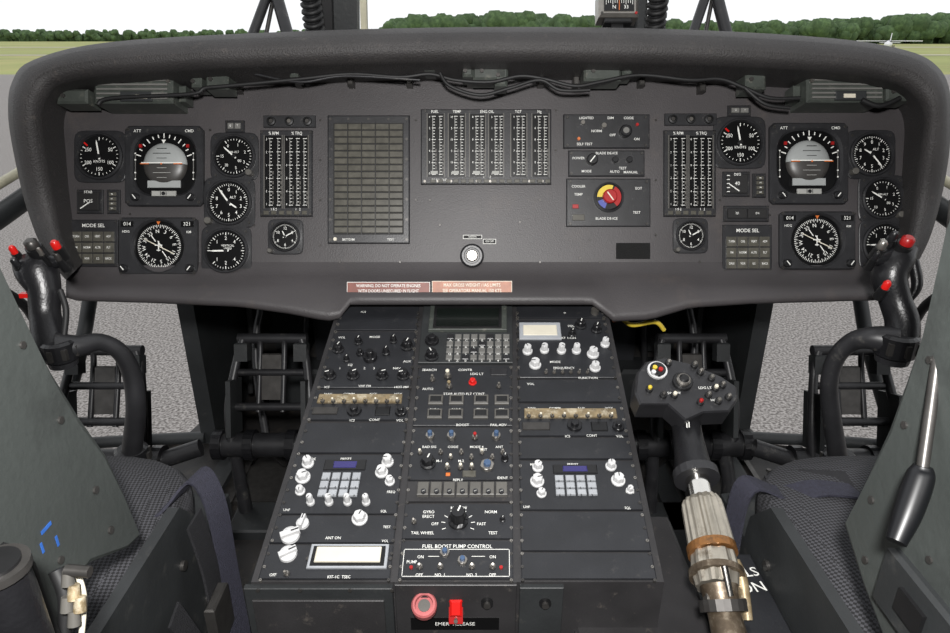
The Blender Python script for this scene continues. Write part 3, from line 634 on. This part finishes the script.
mb.M=FR.mat(455,626,.005); mb.text('EMER  RELEASE',0,3,6,.4); mb.slab(-44,-5,44,11,-.4,.2,'dial'); mb.M=Matrix.Identity(4)
for x in(487,545):
    mb.M=FR.mat(x,602,.005); mb.cyl(0,0,0,3,6,'bezel_dark'); mb.cyl(0,0,3,6,3.5,'steel_dark'); mb.M=Matrix.Identity(4)
mb.done('console_front_panel')
mb=MB(); mb.M=FR.mat(425,610,.005)@Matrix.Rotation(-1.1,4,'X'); mb.loft([sring(0,0,9,9,-2),sring(0,0,9,9,8),sring(0,0,12.5,12.5,9),sring(0,0,12.5,12.5,17),sring(0,0,11,11,19),sring(0,0,9,9,19),sring(0,0,8.5,8.5,14)],'pink',smooth=False); mb.cyl(0,0,14,15.5,6,'knob_grey'); mb.done('emergency_release_knob')
mb=MB(); mb.M=FR.mat(456,610,.005)@Matrix.Rotation(-.5,4,'X'); mb.slab(-7,-12,7,4,0,4,'red'); mb.slab(-6,-4,6,12,3,9,'red_bright',2); mb.slab(-7,9,7,14,1,6,'red',1); mb.cyl(0,-8,4,9,2,'steel'); mb.done('guarded_switch')
mb=MB()
c=P(636,612,.80); mb.box((c.x,c.y+.05,c.z-.10),(.088,.12,.10),'armor_dark',ch=.006)
mb.box((c.x,c.y+.05,c.z+.006),(.080,.11,.008),'console_frame',ch=.004)
mb.box((c.x-.03,c.y-.075,c.z-.03),(.03,.006,.012),'bezel_dark',ch=.002); mb.box((c.x+.045,c.y-.075,c.z-.03),(.02,.006,.012),'steel_dark',ch=.002)
mb.box((c.x,c.y-.074,c.z-.015),(.07,.003,.002),'steel_dark')
mb.done('storage_box')
# ------------------------------------------------------------------ cyclic sticks
def cyclic(sgn,pts_grip,pts_arm,btn,collar):
    mb=MB()
    g=[P(*p[:3]) for p in pts_grip]; mb.tube(g,[p[3] for p in pts_grip],'grip_black',18,ell=(1.15,.95))
    a=[P(*p[:3]) for p in pts_arm]; mb.tube(a,[p[3] for p in pts_arm],'tube_black',18)
    for x,y,d,r,h in collar:
        c=P(x,y,d); mb.tube([c-Vector((0,0,h)),c-Vector((0,0,h*.8)),c+Vector((0,0,h*.8)),c+Vector((0,0,h))],[r*.8,r,r,r*.8],'grip_black',20,smooth=False,sm=False)
        mb.tube([c-Vector((0,0,h*1.5)),c-Vector((0,0,h))],[r*.8,r*.85],'tube_black',20,smooth=False,sm=False)
        for k in range(8):
            an=k*math.pi/4; q=c+Vector((math.cos(an)*r,math.sin(an)*r,0)); mb.box(q,(.003,.003,h*.5),'steel_dark')
    for x,y,d,r,mt in btn:
        c=P(x,y,d); mb.tube([c+F*.012-U*.008,c-F*.004+U*.004],[r*1.35,r*1.25],'bezel_dark',16,smooth=False); mb.tube([c-F*.004+U*.004,c-F*.010+U*.010,c-F*.012+U*.012],[r,r,r*.6],mt,14,smooth=False)
    return mb
mb=cyclic(-1,[(34,254,.90,.014),(38,268,.90,.021),(44,290,.90,.018),(45,312,.90,.0165),(48,332,.895,.018),(52,350,.89,.020),(56,358,.89,.018)],
 [(58,348,.89,.022),(78,346,.90,.015),(100,342,.92,.012),(120,352,.94,.012),(132,375,.96,.013),(136,410,.98,.014),(132,452,1.02,.015),(130,500,1.12,.016)],
 [(35,250,.885,.0085,'steel_dark'),(59,251,.885,.0055,'red_bright'),(19,268,.885,.005,'grip_black'),(61,263,.89,.004,'steel_dark'),(17,256,.89,.0045,'red_bright'),(44,258,.88,.003,'steel')],
 [(60,350,.89,.022,.015),(133,458,1.03,.024,.02)])
mb.tube([P(20,262,.90),P(24,276,.89),P(33,292,.89)],[.010,.010,.006],'grip_black',12); mb.tube([P(48,262,.9),P(63,262,.9)],[.010,.008],'grip_black',12,smooth=False)
mb.tube([P(60,290,.89),P(66,310,.89),P(64,335,.89)],[.004,.004,.004],'rubber',8)
mb.box(P(26,295,.89),(.007,.004,.003),'red_bright')
mb.done('cyclic_stick')
mb=cyclic(1,[(908,246,.90,.013),(898,257,.90,.020),(889,275,.90,.020),(895,300,.90,.018),(902,322,.895,.019),(900,345,.89,.020),(895,352,.89,.018)],
 [(895,342,.89,.022),(872,338,.90,.016),(852,342,.92,.013),(836,358,.94,.012),(829,385,.96,.012),(832,420,.98,.013),(838,460,1.02,.014),(840,505,1.12,.015)],
 [(904,247,.885,.0085,'red'),(879,251,.885,.006,'steel'),(883,291,.87,.005,'red_bright'),(873,262,.885,.004,'grip_black'),(890,242,.89,.005,'grip_black')],
 [(896,344,.89,.026,.017),(838,464,1.03,.024,.02)])
mb.tube([P(893,256,.9),P(874,259,.895)],[.013,.009],'grip_black',12,smooth=False); mb.tube([P(913,260,.9),P(917,285,.9),P(908,302,.9)],[.007,.007,.004],'grip_black',12)
mb.done('cyclic_stick')
# ------------------------------------------------------------------ collective
mb=MB()
HS=Surf(P(685,385,.86),(-F*.8+U*.6),R)
ol=[(637,372),(646,361),(664,357),(690,363),(722,376),(737,386),(739,398),(730,411),(704,412),(686,420),(668,404),(640,404),(635,392)]
n=HS.n; pts=[HS.at(x,y) for x,y in ol]; cen=sum(pts,Vector())/len(pts)
mb.loft([[tuple(cen+(p-cen)*.8-n*.045) for p in pts][::-1],[tuple(p-n*.035) for p in pts][::-1],[tuple(p-n*.003) for p in pts][::-1],[tuple(cen+(p-cen)*.96) for p in pts][::-1]],'bezel')
def hk(x,y,r,h,m,cap=None):
    mb.M=HS.mat(x,y,0); mb.cyl(0,0,0,h,r,m,ch=h*.15,N=18,top=cap); mb.M=Matrix.Identity(4)
hk(657,371,10,3,'knob_white'); hk(657,371,8,5,'bezel_dark')
mb.M=HS.mat(657,371,.007)
for k,mt in enumerate(('red','yellow','knob_white','dial')): mb.cyl(4.2*math.cos(k*1.57+.4),4.2*math.sin(k*1.57+.4),-1,2,2.3,mt,N=12)
mb.M=Matrix.Identity(4)
hk(682,383,10,5,'bezel_dark'); hk(682,383,7,9,'steel'); hk(682,383,5,11,'bezel_dark')
for x,y,m_ in((668,364,'steel'),(700,373,'steel'),(711,379,'knob_grey'),(722,386,'steel'),(728,398,'steel'),(708,396,'steel'),(700,403,'red'),(649,390,'yellow'),(663,396,'steel_dark'),(718,402,'knob_grey'),(694,366,'knob_grey'),(715,389,'cream'),(674,396,'cream')):
    hk(x,y,3.6,4,'bezel_dark'); hk(x,y,2.0,8,m_)
mb.M=HS.mat(705,388,.001); mb.text('LDG LT',0,0,4,.2); mb.text('HOOK',8,-14,3.6,.2); mb.text('SVO OFF',-32,-6,3.4,.2); mb.M=Matrix.Identity(4)
mb.tube([P(684,402,.885),P(686,425,.865),P(690,450,.835),P(695,478,.80)],[.026,.019,.020,.024],'grip_black',20)
mb.M=Surf(P(688,425,.84),-F+U*.2,R).mat(688,425,0); mb.text('II',0,0,9,0); mb.text('E',1,-9,7,0); mb.M=Matrix.Identity(4)
mb.tube([P(695,472,.803),P(697,480,.795)],[.027,.027],'bezel',20,smooth=False,sm=False)
mb.tube([P(697,479,.795),P(704,512,.765)],[.014,.014],'chrome',20,smooth=False)
mb.tube([P(700,499,.775),P(702,505,.77),P(712,548,.733)],[.020,.0235,.0255],'throttle_beige',60,smooth=False,flute=.10,sm=False)
mb.tube([P(711,547,.734),P(713,555,.727)],[.027,.027],'throttle_rust',30,smooth=False,sm=False)
mb.tube([P(713,555,.727),P(716,572,.714),P(718,588,.702)],[.024,.026,.023],'throttle_beige',40,smooth=False,flute=.07,sm=False)
mb.tube([P(716,572,.714),P(717,578,.709)],[.029,.029],'lever_worn',30,smooth=False,sm=False)
mb.tube([P(719,586,.70),P(724,612,.685),P(733,650,.66),P(745,700,.63)],[.020,.017,.018,.018],'lever_worn',20)
mb.tube([P(722,600,.69),P(724,612,.685)],[.024,.024],'steel_dark',20,smooth=False,sm=False)
mb.tube([P(736,560,.715),P(742,580,.705),P(748,620,.69)],[.004,.006,.005],'brass',10); mb.tube([P(724,566,.69),P(730,596,.68)],[.004,.004],'chrome',10,smooth=False)
mb.tube([P(705,598,.69),P(745,604,.69)],[.006,.006],'steel',12,smooth=False)
mb.done('collective_lever')
# ------------------------------------------------------------------ floor, nose, bulkhead
FZ=1.0
mb=MB()
q=[(-1.1,-.95),(1.1,-.95),(1.15,1.42),(.78,1.50),(.70,1.95),(-.70,1.95),(-.80,1.50),(-1.15,1.42)]
mb.prism(q,FZ-.04,FZ,'floor_dark')
for x in(-.62,-.42,.45,.64):
    mb.box((x,1.18,FZ+.012),(.022,.30,.012),'armor_dark'); mb.box((x+.05,1.18,FZ+.006),(.006,.30,.006),'steel_dark')
for x in(-.55,.52): mb.box((x,1.35,FZ+.004),(.10,.10,.004),'steel_dark')
for i in range(36):
    x=random.uniform(-.8,.8); y=random.uniform(.7,1.4)
    mb.cyl(x,y,FZ,FZ+.003,.006,'steel_dark',N=8)
mb.done('floor')
mb=MB()
mb.box((0,1.9,1.30),(.72,.03,.32),'floor_dark')
for s in(-1,1):
    mb.box((s*.71,1.72,1.28),(.02,.22,.32),'armor_dark'); mb.box((s*.36,1.80,1.22),(.10,.08,.16),'console_black',ch=.01); mb.box((s*.55,1.84,1.35),(.05,.04,.22),'armor_dark',ch=.01)
    mb.tube([(s*.30,1.75,1.5),(s*.34,1.7,1.3),(s*.30,1.6,1.05)],.012,'rubber',10); mb.tube([(s*.45,1.78,1.55),(s*.47,1.7,1.3),(s*.50,1.7,1.02)],.009,'tube_black',10)
    mb.tube([(s*.66,1.6,1.50),(s*.60,1.62,1.35),(s*.62,1.6,1.1)],.008,'rubber',10); mb.box((s*.50,1.70,1.08),(.09,.05,.06),'armor_dark',ch=.01)
    mb.tube([(s*.52,1.4,1.05),(s*.55,1.5,1.30),(s*.50,1.6,1.50)],.010,'tube_black',10)
    mb.tube([(s*.72,1.50,1.02),(s*1.02,1.47,1.02),(s*1.14,1.30,1.10)],.016,'armor_dark',10)
mb.box((0,1.62,1.545),(.70,.30,.006),'recess')
mb.done('nose_bulkhead')
# ------------------------------------------------------------------ pedals
def pedals(x,y,sd,w=.15):
    e=Vector((x,y,FZ)); mb=MB(); V=lambda a,b,c:e+Vector((a,b,c))
    h=w/2
    for s in(-1,1):
        mb.tube([V(s*h*1.1,.02,.20),V(s*h*1.15,.05,.28),V(s*h,.10,.36),V(s*h*.85,.12,.40)],[.011,.010,.009,.008],'tube_black',10)
        mb.box(V(s*h*1.05,.055,.27),(.005,.035,.06),'armor_dark',rot=Matrix.Rotation(-.35,3,'X'))
        mb.box(V(s*h*.85,.11,.375),(.014,.014,.02),'armor_dark',rot=Matrix.Rotation(-.35,3,'X'),ch=.003)
    for a,b,r in((.125,.40,.011),(.09,.335,.008),(.055,.27,.009)): mb.tube([V(-h,a,b),V(h,a,b)],r,'tube_black',12,smooth=False)
    for s in(-.35,.35): mb.tube([V(s*h,.05,.26),V(s*h,.11,.37),V(s*h,.12,.40)],.006,'tube_black',8)
    mb.box(V(0,.09,.325),(h*.28,.006,.05),'steel_dark',rot=Matrix.Rotation(-.45,3,'X'),ch=.003)
    mb.tube([V(-h*1.5,.03,.19),V(h*1.5,.03,.19)],.026,'tube_black',20,smooth=False,sm=True)
    for s in(-1.5,-.6,.6,1.5): mb.tube([V(s*h-.01,.03,.19),V(s*h+.01,.03,.19)],.033,'grip_black',20,smooth=False,sm=False)
    mb.tube([V(h*.9,.03,.19),V(h*1.1,.0,.10),V(h*1.0,-.02,0)],[.016,.015,.020],'tube_black',12)
    mb.tube([V(-h*1.1,.03,.19),V(-h*1.0,.02,0)],[.012,.016],'tube_black',12,smooth=False)
    mb.tube([V(-h*.3,.06,.17),V(-h*.3,.16,.05)],[.008,.008],'steel_dark',10,smooth=False)
    mb.tube([V(sd*h*1.5,.03,.19),V(sd*h*2.6,.05,.21)],[.018,.018],'tube_black',16,smooth=False)
    mb.box(V(0,.0,.012),(h*1.3,.05,.012),'armor_dark',ch=.004)
    mb.done('rudder_pedal')
pedals(-.77,1.12,1); pedals(-.44,1.18,1); pedals(.47,1.18,-1); pedals(.78,1.12,-1)
# ------------------------------------------------------------------ seats
def seat(s):
    par=empty('pilot_seat',(s*.60,.35,1.0))
    mb=MB(); x0,x1=(.340,.84)
    cx=s*(x0+x1)/2; hx=(x1-x0)/2
    yc=.46; hy=.285; z=1.44
    mb.M=Matrix.Translation((cx,yc,z))
    mb.loft([sring(0,0,hx*.97,hy*.97,0,64,5),sring(0,0,hx,hy,.012,64,5),sring(0,0,hx,hy,.035,64,5),sring(0,0,hx*.97,hy*.96,.052,64,5),sring(0,0,hx*.8,hy*.8,.060,64,5),sring(0,0,hx*.4,hy*.4,.058,64,3)],'seat_fabric',True,True,True)
    mb.done('seat_cushion',par)
    mb=MB(); mb.box((cx,yc-.01,1.415),(hx+.005,hy,.02),'armor_dark',ch=.006); mb.box((cx,yc-.02,1.30),(hx*.8,hy*.8,.095),'armor_dark',ch=.01)
    sp=[(.15,1.20),(.60,1.20),(.655,1.34),(.64,1.47),(.60,1.515),(.15,1.515)]
    xi,xo=s*.332,s*.345
    a_=[(xi,y,z_) for y,z_ in sp]; b_=[(xo,y,z_) for y,z_ in sp]
    mb.loft([b_,a_] if s<0 else [b_[::-1],a_[::-1]],'armor_dark')
    for y,z_ in((.3,1.45),(.45,1.45),(.58,1.45),(.62,1.36),(.5,1.28)): mb.tube([(xi,y,z_),(xi-s*.004,y,z_)],.006,'steel_dark',10,smooth=False)
    mb.tube([(xi-s*.012,.3,1.40),(xi-s*.014,.5,1.38),(xi-s*.012,.62,1.30)],.006,'rubber',8)
    for a in(-1,1): mb.tube([(cx+a*hx*.7,yc+.12,1.3),(cx+a*hx*.7,yc+.15,1.02)],.02,'tube_black',12,smooth=False); mb.tube([(cx+a*hx*.7,yc-.3,1.3),(cx+a*hx*.7,yc-.3,1.02)],.02,'tube_black',12,smooth=False)
    for a in(-1,1): mb.box((cx+a*hx*.7,yc-.05,1.012),(.03,.3,.012),'steel_dark')
    mb.done('seat_pan',par)
    mb=MB()
    if s<0: poly=[(-12,245),(0,270),(28,328),(50,372),(80,420),(105,455),(124,495),(140,535),(128,547),(90,562),(70,590),(62,612),(72,640),(60,800),(-350,800),(-350,245)]
    else: poly=[(962,190),(950,222),(938,275),(925,330),(908,380),(890,430),(868,478),(845,525),(853,550),(864,585),(885,640),(950,800),(1300,800),(1300,190)]
    XP=s*.326
    SPi=Surf(Vector((XP,0,0)),Vector((-s,0,0)),Vector((0,1,0)))
    pin=[SPi.at(x,y) for x,y in poly]; c=sum(pin,Vector())/len(pin)
    inn=[tuple(p) for p in pin]; out=[(p.x+s*.016,p.y,p.z) for p in pin]; edge=[tuple(Vector((p.x-s*.002,p.y,p.z))+(c-p).normalized()*.005) for p in pin]
    if s<0: mb.loft([out,inn,edge],'armor_grey')
    else: mb.loft([out[::-1],inn[::-1],edge[::-1]],'armor_grey')
    for x,y in ([(22,345),(60,420),(95,490),(110,530),(30,610),(60,560)] if s<0 else [(930,360),(905,425),(872,500),(866,560),(930,560),(900,610)]):
        mb.M=SPi.mat(x,y,.002); mb.cyl(0,0,0,2,4,'steel_dark',N=12); mb.M=Matrix.Identity(4)
    if s<0:
        for x,y,w,h in((46,528,4,16),(57,541,12,3),(42,548,12,3)): mb.M=SPi.mat(x,y,.0022); mb.slab(-h/2,-w/2,h/2,w/2,0,.6,'tape_blue'); mb.M=Matrix.Identity(4)
    mb.done('armor_side',par)
    mb=MB(); mb.box((s*.86,.30,1.60),(.012,.28,.30),'armor_grey'); mb.box((cx,.06,1.85),(hx,.03,.40),'armor_grey',ch=.01); mb.box((cx,.115,1.80),(hx*.85,.025,.30),'seat_fabric',ch=.01)
    mb.done('seat_back',par)
    mb=MB()
    if s<0:
        mb.ribbon([P(152,516,.77),P(172,502,.775),(-.335,.66,1.515),(-.312,.645,1.48),(-.300,.62,1.40),(-.285,.59,1.30),(-.27,.56,1.18)],(.25,1,0),.034,.003,'webbing')
        mb.ribbon([(-.318,.60,1.50),(-.306,.59,1.42),(-.300,.56,1.30),(-.31,.54,1.15)],(0,1,0),.036,.003,'black_strap')
        mb.ribbon([(-.318,.52,1.44),(-.300,.53,1.36),(-.296,.55,1.28),(-.28,.60,1.22)],(0,1,.3),.028,.003,'black_strap')
        mb.box((-.298,.575,1.38),(.006,.022,.03),'steel_dark',ch=.002)
    else:
        mb.ribbon([P(858,492,.78),P(820,488,.79),P(785,494,.80),(.330,.66,1.50),(.314,.64,1.43),(.306,.61,1.32),(.30,.58,1.18)],(-.3,1,0),.030,.003,'webbing')
        mb.ribbon([P(850,480,.81),P(800,478,.83),P(768,484,.83)],(0,1,.2),.026,.003,'black_strap')
    mb.done('harness_strap',par)
    if s>0:
        mb=MB(); mb.slab(.276,.48,.331,.62,1.40,1.432,'console_black',.003)
        mb.M=Matrix.Translation((.309,.580,1.4325))@Matrix.Rotation(math.pi+.15,4,'Z'); mb.text('NO',0,.014,.020,0); mb.text('STEP',0,-.008,.019,0); mb.done('no_step_shelf',par)
seat(-1); seat(1)
mb=MB(); mb.tube([P(956,200,.47),P(945,300,.47),P(932,400,.465),P(922,472,.46)],.004,'steel_dark',12); mb.tube([P(923,466,.46),P(920,478,.46),P(908,512,.455),P(896,542,.45)],[.006,.009,.009,.0065],'lever_black',18); mb.done('seat_adjustment_lever')
mb=MB(); c=P(6,596,.38)
mb.tube([c-Vector((0,0,.15)),c,c+Vector((0,0,.02))],[.016,.016,.015],'grip_black',24,smooth=False); mb.tube([c+Vector((0,0,.018)),c+Vector((0,0,.023))],[.0175,.0175],'steel_dark',24,smooth=False); mb.tube([c+Vector((0,0,.023)),c+Vector((0,0,.025))],[.013,.013],'bezel_dark',24,smooth=False); mb.done('oxygen_regulator')
mb=MB()
for i,(x,y) in enumerate(((68,578),(74,592),(67,604),(80,604),(74,618))):
    c=P(x,y,.44); mb.tube([c-U*.005,c+U*.005],[.0042,.0036],'brass' if i%2 else 'knob_grey',10,smooth=False)
mb.tube([P(78,575,.45),P(84,600,.45),P(80,650,.45)],.002,'cream',8); mb.tube([P(0,548,.42),P(25,560,.43),P(40,600,.44),P(60,650,.44)],.004,'rubber',8); mb.tube([P(56,570,.45),P(66,600,.45),P(62,650,.45)],.005,'rubber',8); mb.tube([P(66,570,.44),P(90,572,.44)],.004,'steel_dark',8,smooth=False)
mb.done('cable_connector')
mb=MB(); SP=Surf(Vector((.322,0,0)),Vector((-1,0,0)),Vector((0,1,0)))
c=SP.at(918,612); mb.box(c,(.005,.040,.026),'armor_dark',ch=.003); mb.box(c-Vector((.006,0,0)),(.002,.014,.010),'bezel_dark')
mb.done('access_hatch')
mb=MB()
mb.tube([P(600,312,1.12),P(618,316,1.14),P(632,325,1.15),P(655,322,1.15),P(664,330,1.16)],.004,'yellow',10); mb.tube([P(612,318,1.13),P(628,314,1.13)],.008,'orange',10,smooth=False)
mb.done('pull_cord')
for s in(-1,1):
    mb=MB()
    mb.tube([(s*1.0,.4,1.55),(s*.99,.9,1.60),(s*.97,1.25,1.655),(s*.97,1.6,1.72),(s*.98,1.8,1.75)],.022,'armor_dark',12)
    mb.tube([(s*1.02,.4,1.60),(s*1.01,.9,1.645),(s*.995,1.25,1.70),(s*.99,1.6,1.76)],.010,'door_cream',12)
    mb.tube([(s*1.0,.7,1.58),(s*1.08,.75,1.3),(s*1.1,.8,1.0)],.02,'armor_dark',12)
    mb.tube([(s*.93,1.15,1.60),(s*.92,1.25,1.50),(s*.95,1.32,1.38)],.010,'rubber',10)
    mb.tube([(s*.98,1.8,1.75),(s*1.03,1.60,1.3),(s*1.1,1.42,1.0)],.018,'armor_dark',12)
    mb.done('door_sill')
for nm,s in(('wall_left',-1),('wall_right',1)):
    mb=MB(); mb.box((s*1.10,-.2,1.8),(.02,.74,.80),'roof_grey'); mb.done(nm)
mb=MB(); mb.box((0,-.15,2.62),(1.12,.80,.02),'roof_grey')  # cabin roof out of view, added to block sky light and darken the footwells
for x in(-.4,.4): mb.box((x,-.15,2.59),(.03,.80,.02),'armor_dark')
mb.done('unseen_ceiling')
mb=MB(); mb.box((0,-.97,1.8),(1.12,.02,.82),'roof_grey'); mb.done('unseen_wall_rear')  # unseen rear bulkhead, added to keep sky light from entering behind the camera
# ------------------------------------------------------------------ windshield frame, struts, compass
def post(mb,a,b,wx,wy,mat):
    a=Vector(a);b=Vector(b);t=(b-a).normalized();x=Vector((1,0,0));x=(x-t*x.dot(t)).normalized();y=t.cross(x)
    r=lambda p:[tuple(p-x*wx-y*wy),tuple(p+x*wx-y*wy),tuple(p+x*wx+y*wy),tuple(p-x*wx+y*wy)]
    mb.loft([r(a),r(b)],mat)
mb=MB()
post(mb,P(343,50,1.35),P(338,-160,1.15),.032,.02,'armor_dark'); post(mb,P(365,50,1.33),P(359,-160,1.13),.006,.01,'door_cream'); post(mb,P(328,50,1.31),P(320,-160,1.12),.012,.01,'bezel_dark')
post(mb,P(608,50,1.35),P(606,-160,1.15),.008,.01,'door_cream'); post(mb,P(632,50,1.35),P(632,-160,1.15),.026,.02,'armor_dark')
post(mb,P(330,-150,1.15),P(650,-150,1.15),.02,.02,'armor_dark')
mb.done('windshield_frame')
def coil(x0,x1):
    mb=MB(); a=P(x0,40,1.22); b=P(x1,-60,1.10); ps=[]
    ax=(b-a); t=ax.normalized(); u=t.cross(Vector((1,0,0))).normalized(); v=t.cross(u)
    for i in range(150):
        k=i/149; an=k*2*math.pi*14; ps.append(a+ax*k+u*math.cos(an)*.015+v*math.sin(an)*.015)
    mb.tube(ps,.0045,'rubber',8,smooth=False); mb.tube([a,b],.012,'tube_black',10,smooth=False); mb.done('defogger_hose')
coil(316,302); coil(654,664)
for pts in (((247,36),(265,-6),(292,36),(276,-6)),((688,34),(704,-8),(730,34),(716,-8))):
    mb=MB(); dd=1.5
    (a,b),(c,d),(e,f),(g,h)=pts
    mb.tube([P(a,b+14,dd),P(c+8,d-14,dd)],.011,'tube_black',10,smooth=False); mb.tube([P(e,f+14,dd),P(g-4,h-14,dd)],.014,'tube_black',10,smooth=False)
    mb.tube([P(c+2,-12,dd),P(g,-12,dd)],.014,'tube_black',10,smooth=False); mb.tube([P((a+e)/2-6,b+12,dd+.01),P(c+10,-10,dd+.01)],.005,'steel_dark',8,smooth=False)
    mb.done('windshield_wiper')
mb=MB(); CS=Surf(P(619,6,1.16),-F,R); mb.M=CS.mat(619,5,0)
mb.slab(-20,-11,20,14,-22,0,'steel',3); mb.slab(-15,-6,15,6,0,1,'dial')
for i in range(13): mb.bar(-13+i*2.2,3 if i%3 else 2.4,.5,3 if i%3 else 4.5,0,1.2,'ink')
mb.text('N',-5,-2.5,5,1.2); mb.text('33',7,-2.5,5,1.2); mb.bar(0,0,.8,11,0,1.4,'orange')
mb.slab(-14,-16,14,-11,-18,-3,'bezel_dark',1); mb.cyl(-17,-8,0,1,1.4,'steel_dark',N=8); mb.cyl(17,-8,0,1,1.4,'red',N=8)
mb.slab(-6,-32,6,-14,-16,-8,'bezel_dark'); mb.done('magnetic_compass')
# ------------------------------------------------------------------ outside world
mb=MB(); mb.poly([(-300,-60,0),(300,-60,0),(300,43,0),(-300,43,0)],'asphalt'); mb.done('tarmac_ground')
mb=MB(); mb.poly([(-900,43,0),(900,43,0),(900,1500,0),(-900,1500,0)],'grass'); mb.done('grass_field')
mb=MB(); mb.poly([(-900,85,.03),(900,100,.03),(900,106,.03),(-900,90,.03)],'runway_asphalt'); mb.poly([(-900,170,.03),(900,190,.03),(900,206,.03),(-900,184,.03)],'runway_asphalt'); mb.done('runway')
def trees(name,xa,xb,y,hmin,hmax,n,hf=None,nb=5):
    mb=MB()
    for i in range(n):
        x=xa+(xb-xa)*(i+random.random())/n; yy=y+random.uniform(-10,25); h=random.uniform(hmin,hmax)*(hf((x-xa)/(xb-xa)) if hf else 1); r=h*.62
        for k in range(nb):
            cx=x+random.uniform(-.5,.5)*r; rr=r*random.uniform(.35,.62); cz=h-rr-random.uniform(0,.7)*r*(k>0); N=8;Kk=6; rings=[]
            for j in range(1,Kk):
                th=math.pi*j/Kk; rings.append([(cx+rr*random.uniform(.85,1.12)*math.sin(th)*math.cos(2*math.pi*q/N),yy+rr*math.sin(th)*math.sin(2*math.pi*q/N),cz-rr*random.uniform(.85,1.05)*math.cos(th)) for q in range(N)])
            mb.loft(rings,'foliage',True,True,True)
        mb.loft([[(x-r*.6,yy+6,0),(x+r*.6,yy+6,0),(x+r*.6,yy+10,0),(x-r*.6,yy+10,0)],[(x-r*.5,yy+6,h*.55),(x+r*.5,yy+6,h*.55),(x+r*.5,yy+10,h*.55),(x-r*.5,yy+10,h*.55)]],'foliage')
        mb.cyl(x,yy,0,h*.6,.35,'foliage',N=6)
    mb.done(name)
trees('tree_line',-42,340,330,8.5,13.5,420,lambda t:.92+.15*math.sin(t*11))
trees('tree_line',-560,-50,640,6,11,220,None,3)
def plane(px,py,dist,sc,ang):
    p=P(px,py,1)-EYE; g=EYE+p*(dist/p.y); mb=MB(); mb.M=Matrix.Translation((g.x,g.y,0))@Matrix.Rotation(ang,4,'Z')@Matrix.Scale(sc,4)
    mb.tube([(-4,0,1.4),(-3.2,0,1.5),(0,0,1.6),(3,0,1.6),(5,0,1.8)],[.2,.55,.7,.45,.15],'plane_white',14)
    mb.slab(-1.2,-5.5,.3,5.5,2.1,2.25,'plane_white'); mb.slab(4,-1.8,4.9,1.8,1.8,1.9,'plane_white')
    mb.loft([[(3.6,-.06,1.8),(5,-.06,1.8),(5.3,-.06,3.6),(4.7,-.06,3.6)],[(3.6,.06,1.8),(5,.06,1.8),(5.3,.06,3.6),(4.7,.06,3.6)]],'plane_white')
    mb.slab(-2.3,-.5,-1.3,.5,1.75,2.2,'window_dark')
    for x,y in((-2.8,0),(0,1.2),(0,-1.2)): mb.slab(x-.3,y-.08,x+.3,y+.08,0,.6,'rubber'); mb.slab(x-.05,y*.5-.05,x+.05,y+.05,.5,1.4,'steel')
    mb.done('parked_airplane')
plane(888,46,110,.8,1.0); plane(418,40,120,.9,1.3); plane(540,40,150,1.2,1.4)
# ------------------------------------------------------------------ light
w=bpy.data.worlds.new('sky'); scene.world=w; w.use_nodes=True; nt=w.node_tree; bg=nt.nodes['Background']
tc=nt.nodes.new('ShaderNodeTexCoord'); nz=nt.nodes.new('ShaderNodeTexNoise'); nz.inputs['Scale'].default_value=1.6
cr=nt.nodes.new('ShaderNodeValToRGB'); cr.color_ramp.elements[0].color=(.93,.96,1,1); cr.color_ramp.elements[1].color=(1,1,1,1)
nt.links.new(tc.outputs['Generated'],nz.inputs['Vector']); nt.links.new(nz.outputs['Fac'],cr.inputs['Fac']); nt.links.new(cr.outputs['Color'],bg.inputs['Color']); bg.inputs['Strength'].default_value=1.08
def area(name,loc,tgt,size,pw,col=(1,1,1)):
    l=bpy.data.lights.new(name,'AREA'); l.size=size; l.energy=pw; l.color=col; o=bpy.data.objects.new(name,l); scene.collection.objects.link(o); o.location=loc
    o.rotation_euler=(Vector(tgt)-Vector(loc)).to_track_quat('-Z','Y').to_euler(); return o
area('camera_flash',EYE+Vector((.0,-.05,.14)),P(475,280,1.1),.06,20,(1,.985,.97))
cam=bpy.data.cameras.new('camera'); cam.sensor_width=36; cam.lens=36*FPX/950; cam.clip_start=.02; cam.clip_end=3000
co=bpy.data.objects.new('camera',cam); scene.collection.objects.link(co); co.location=EYE; co.rotation_euler=(math.pi/2-PITCH,0,0); scene.camera=co
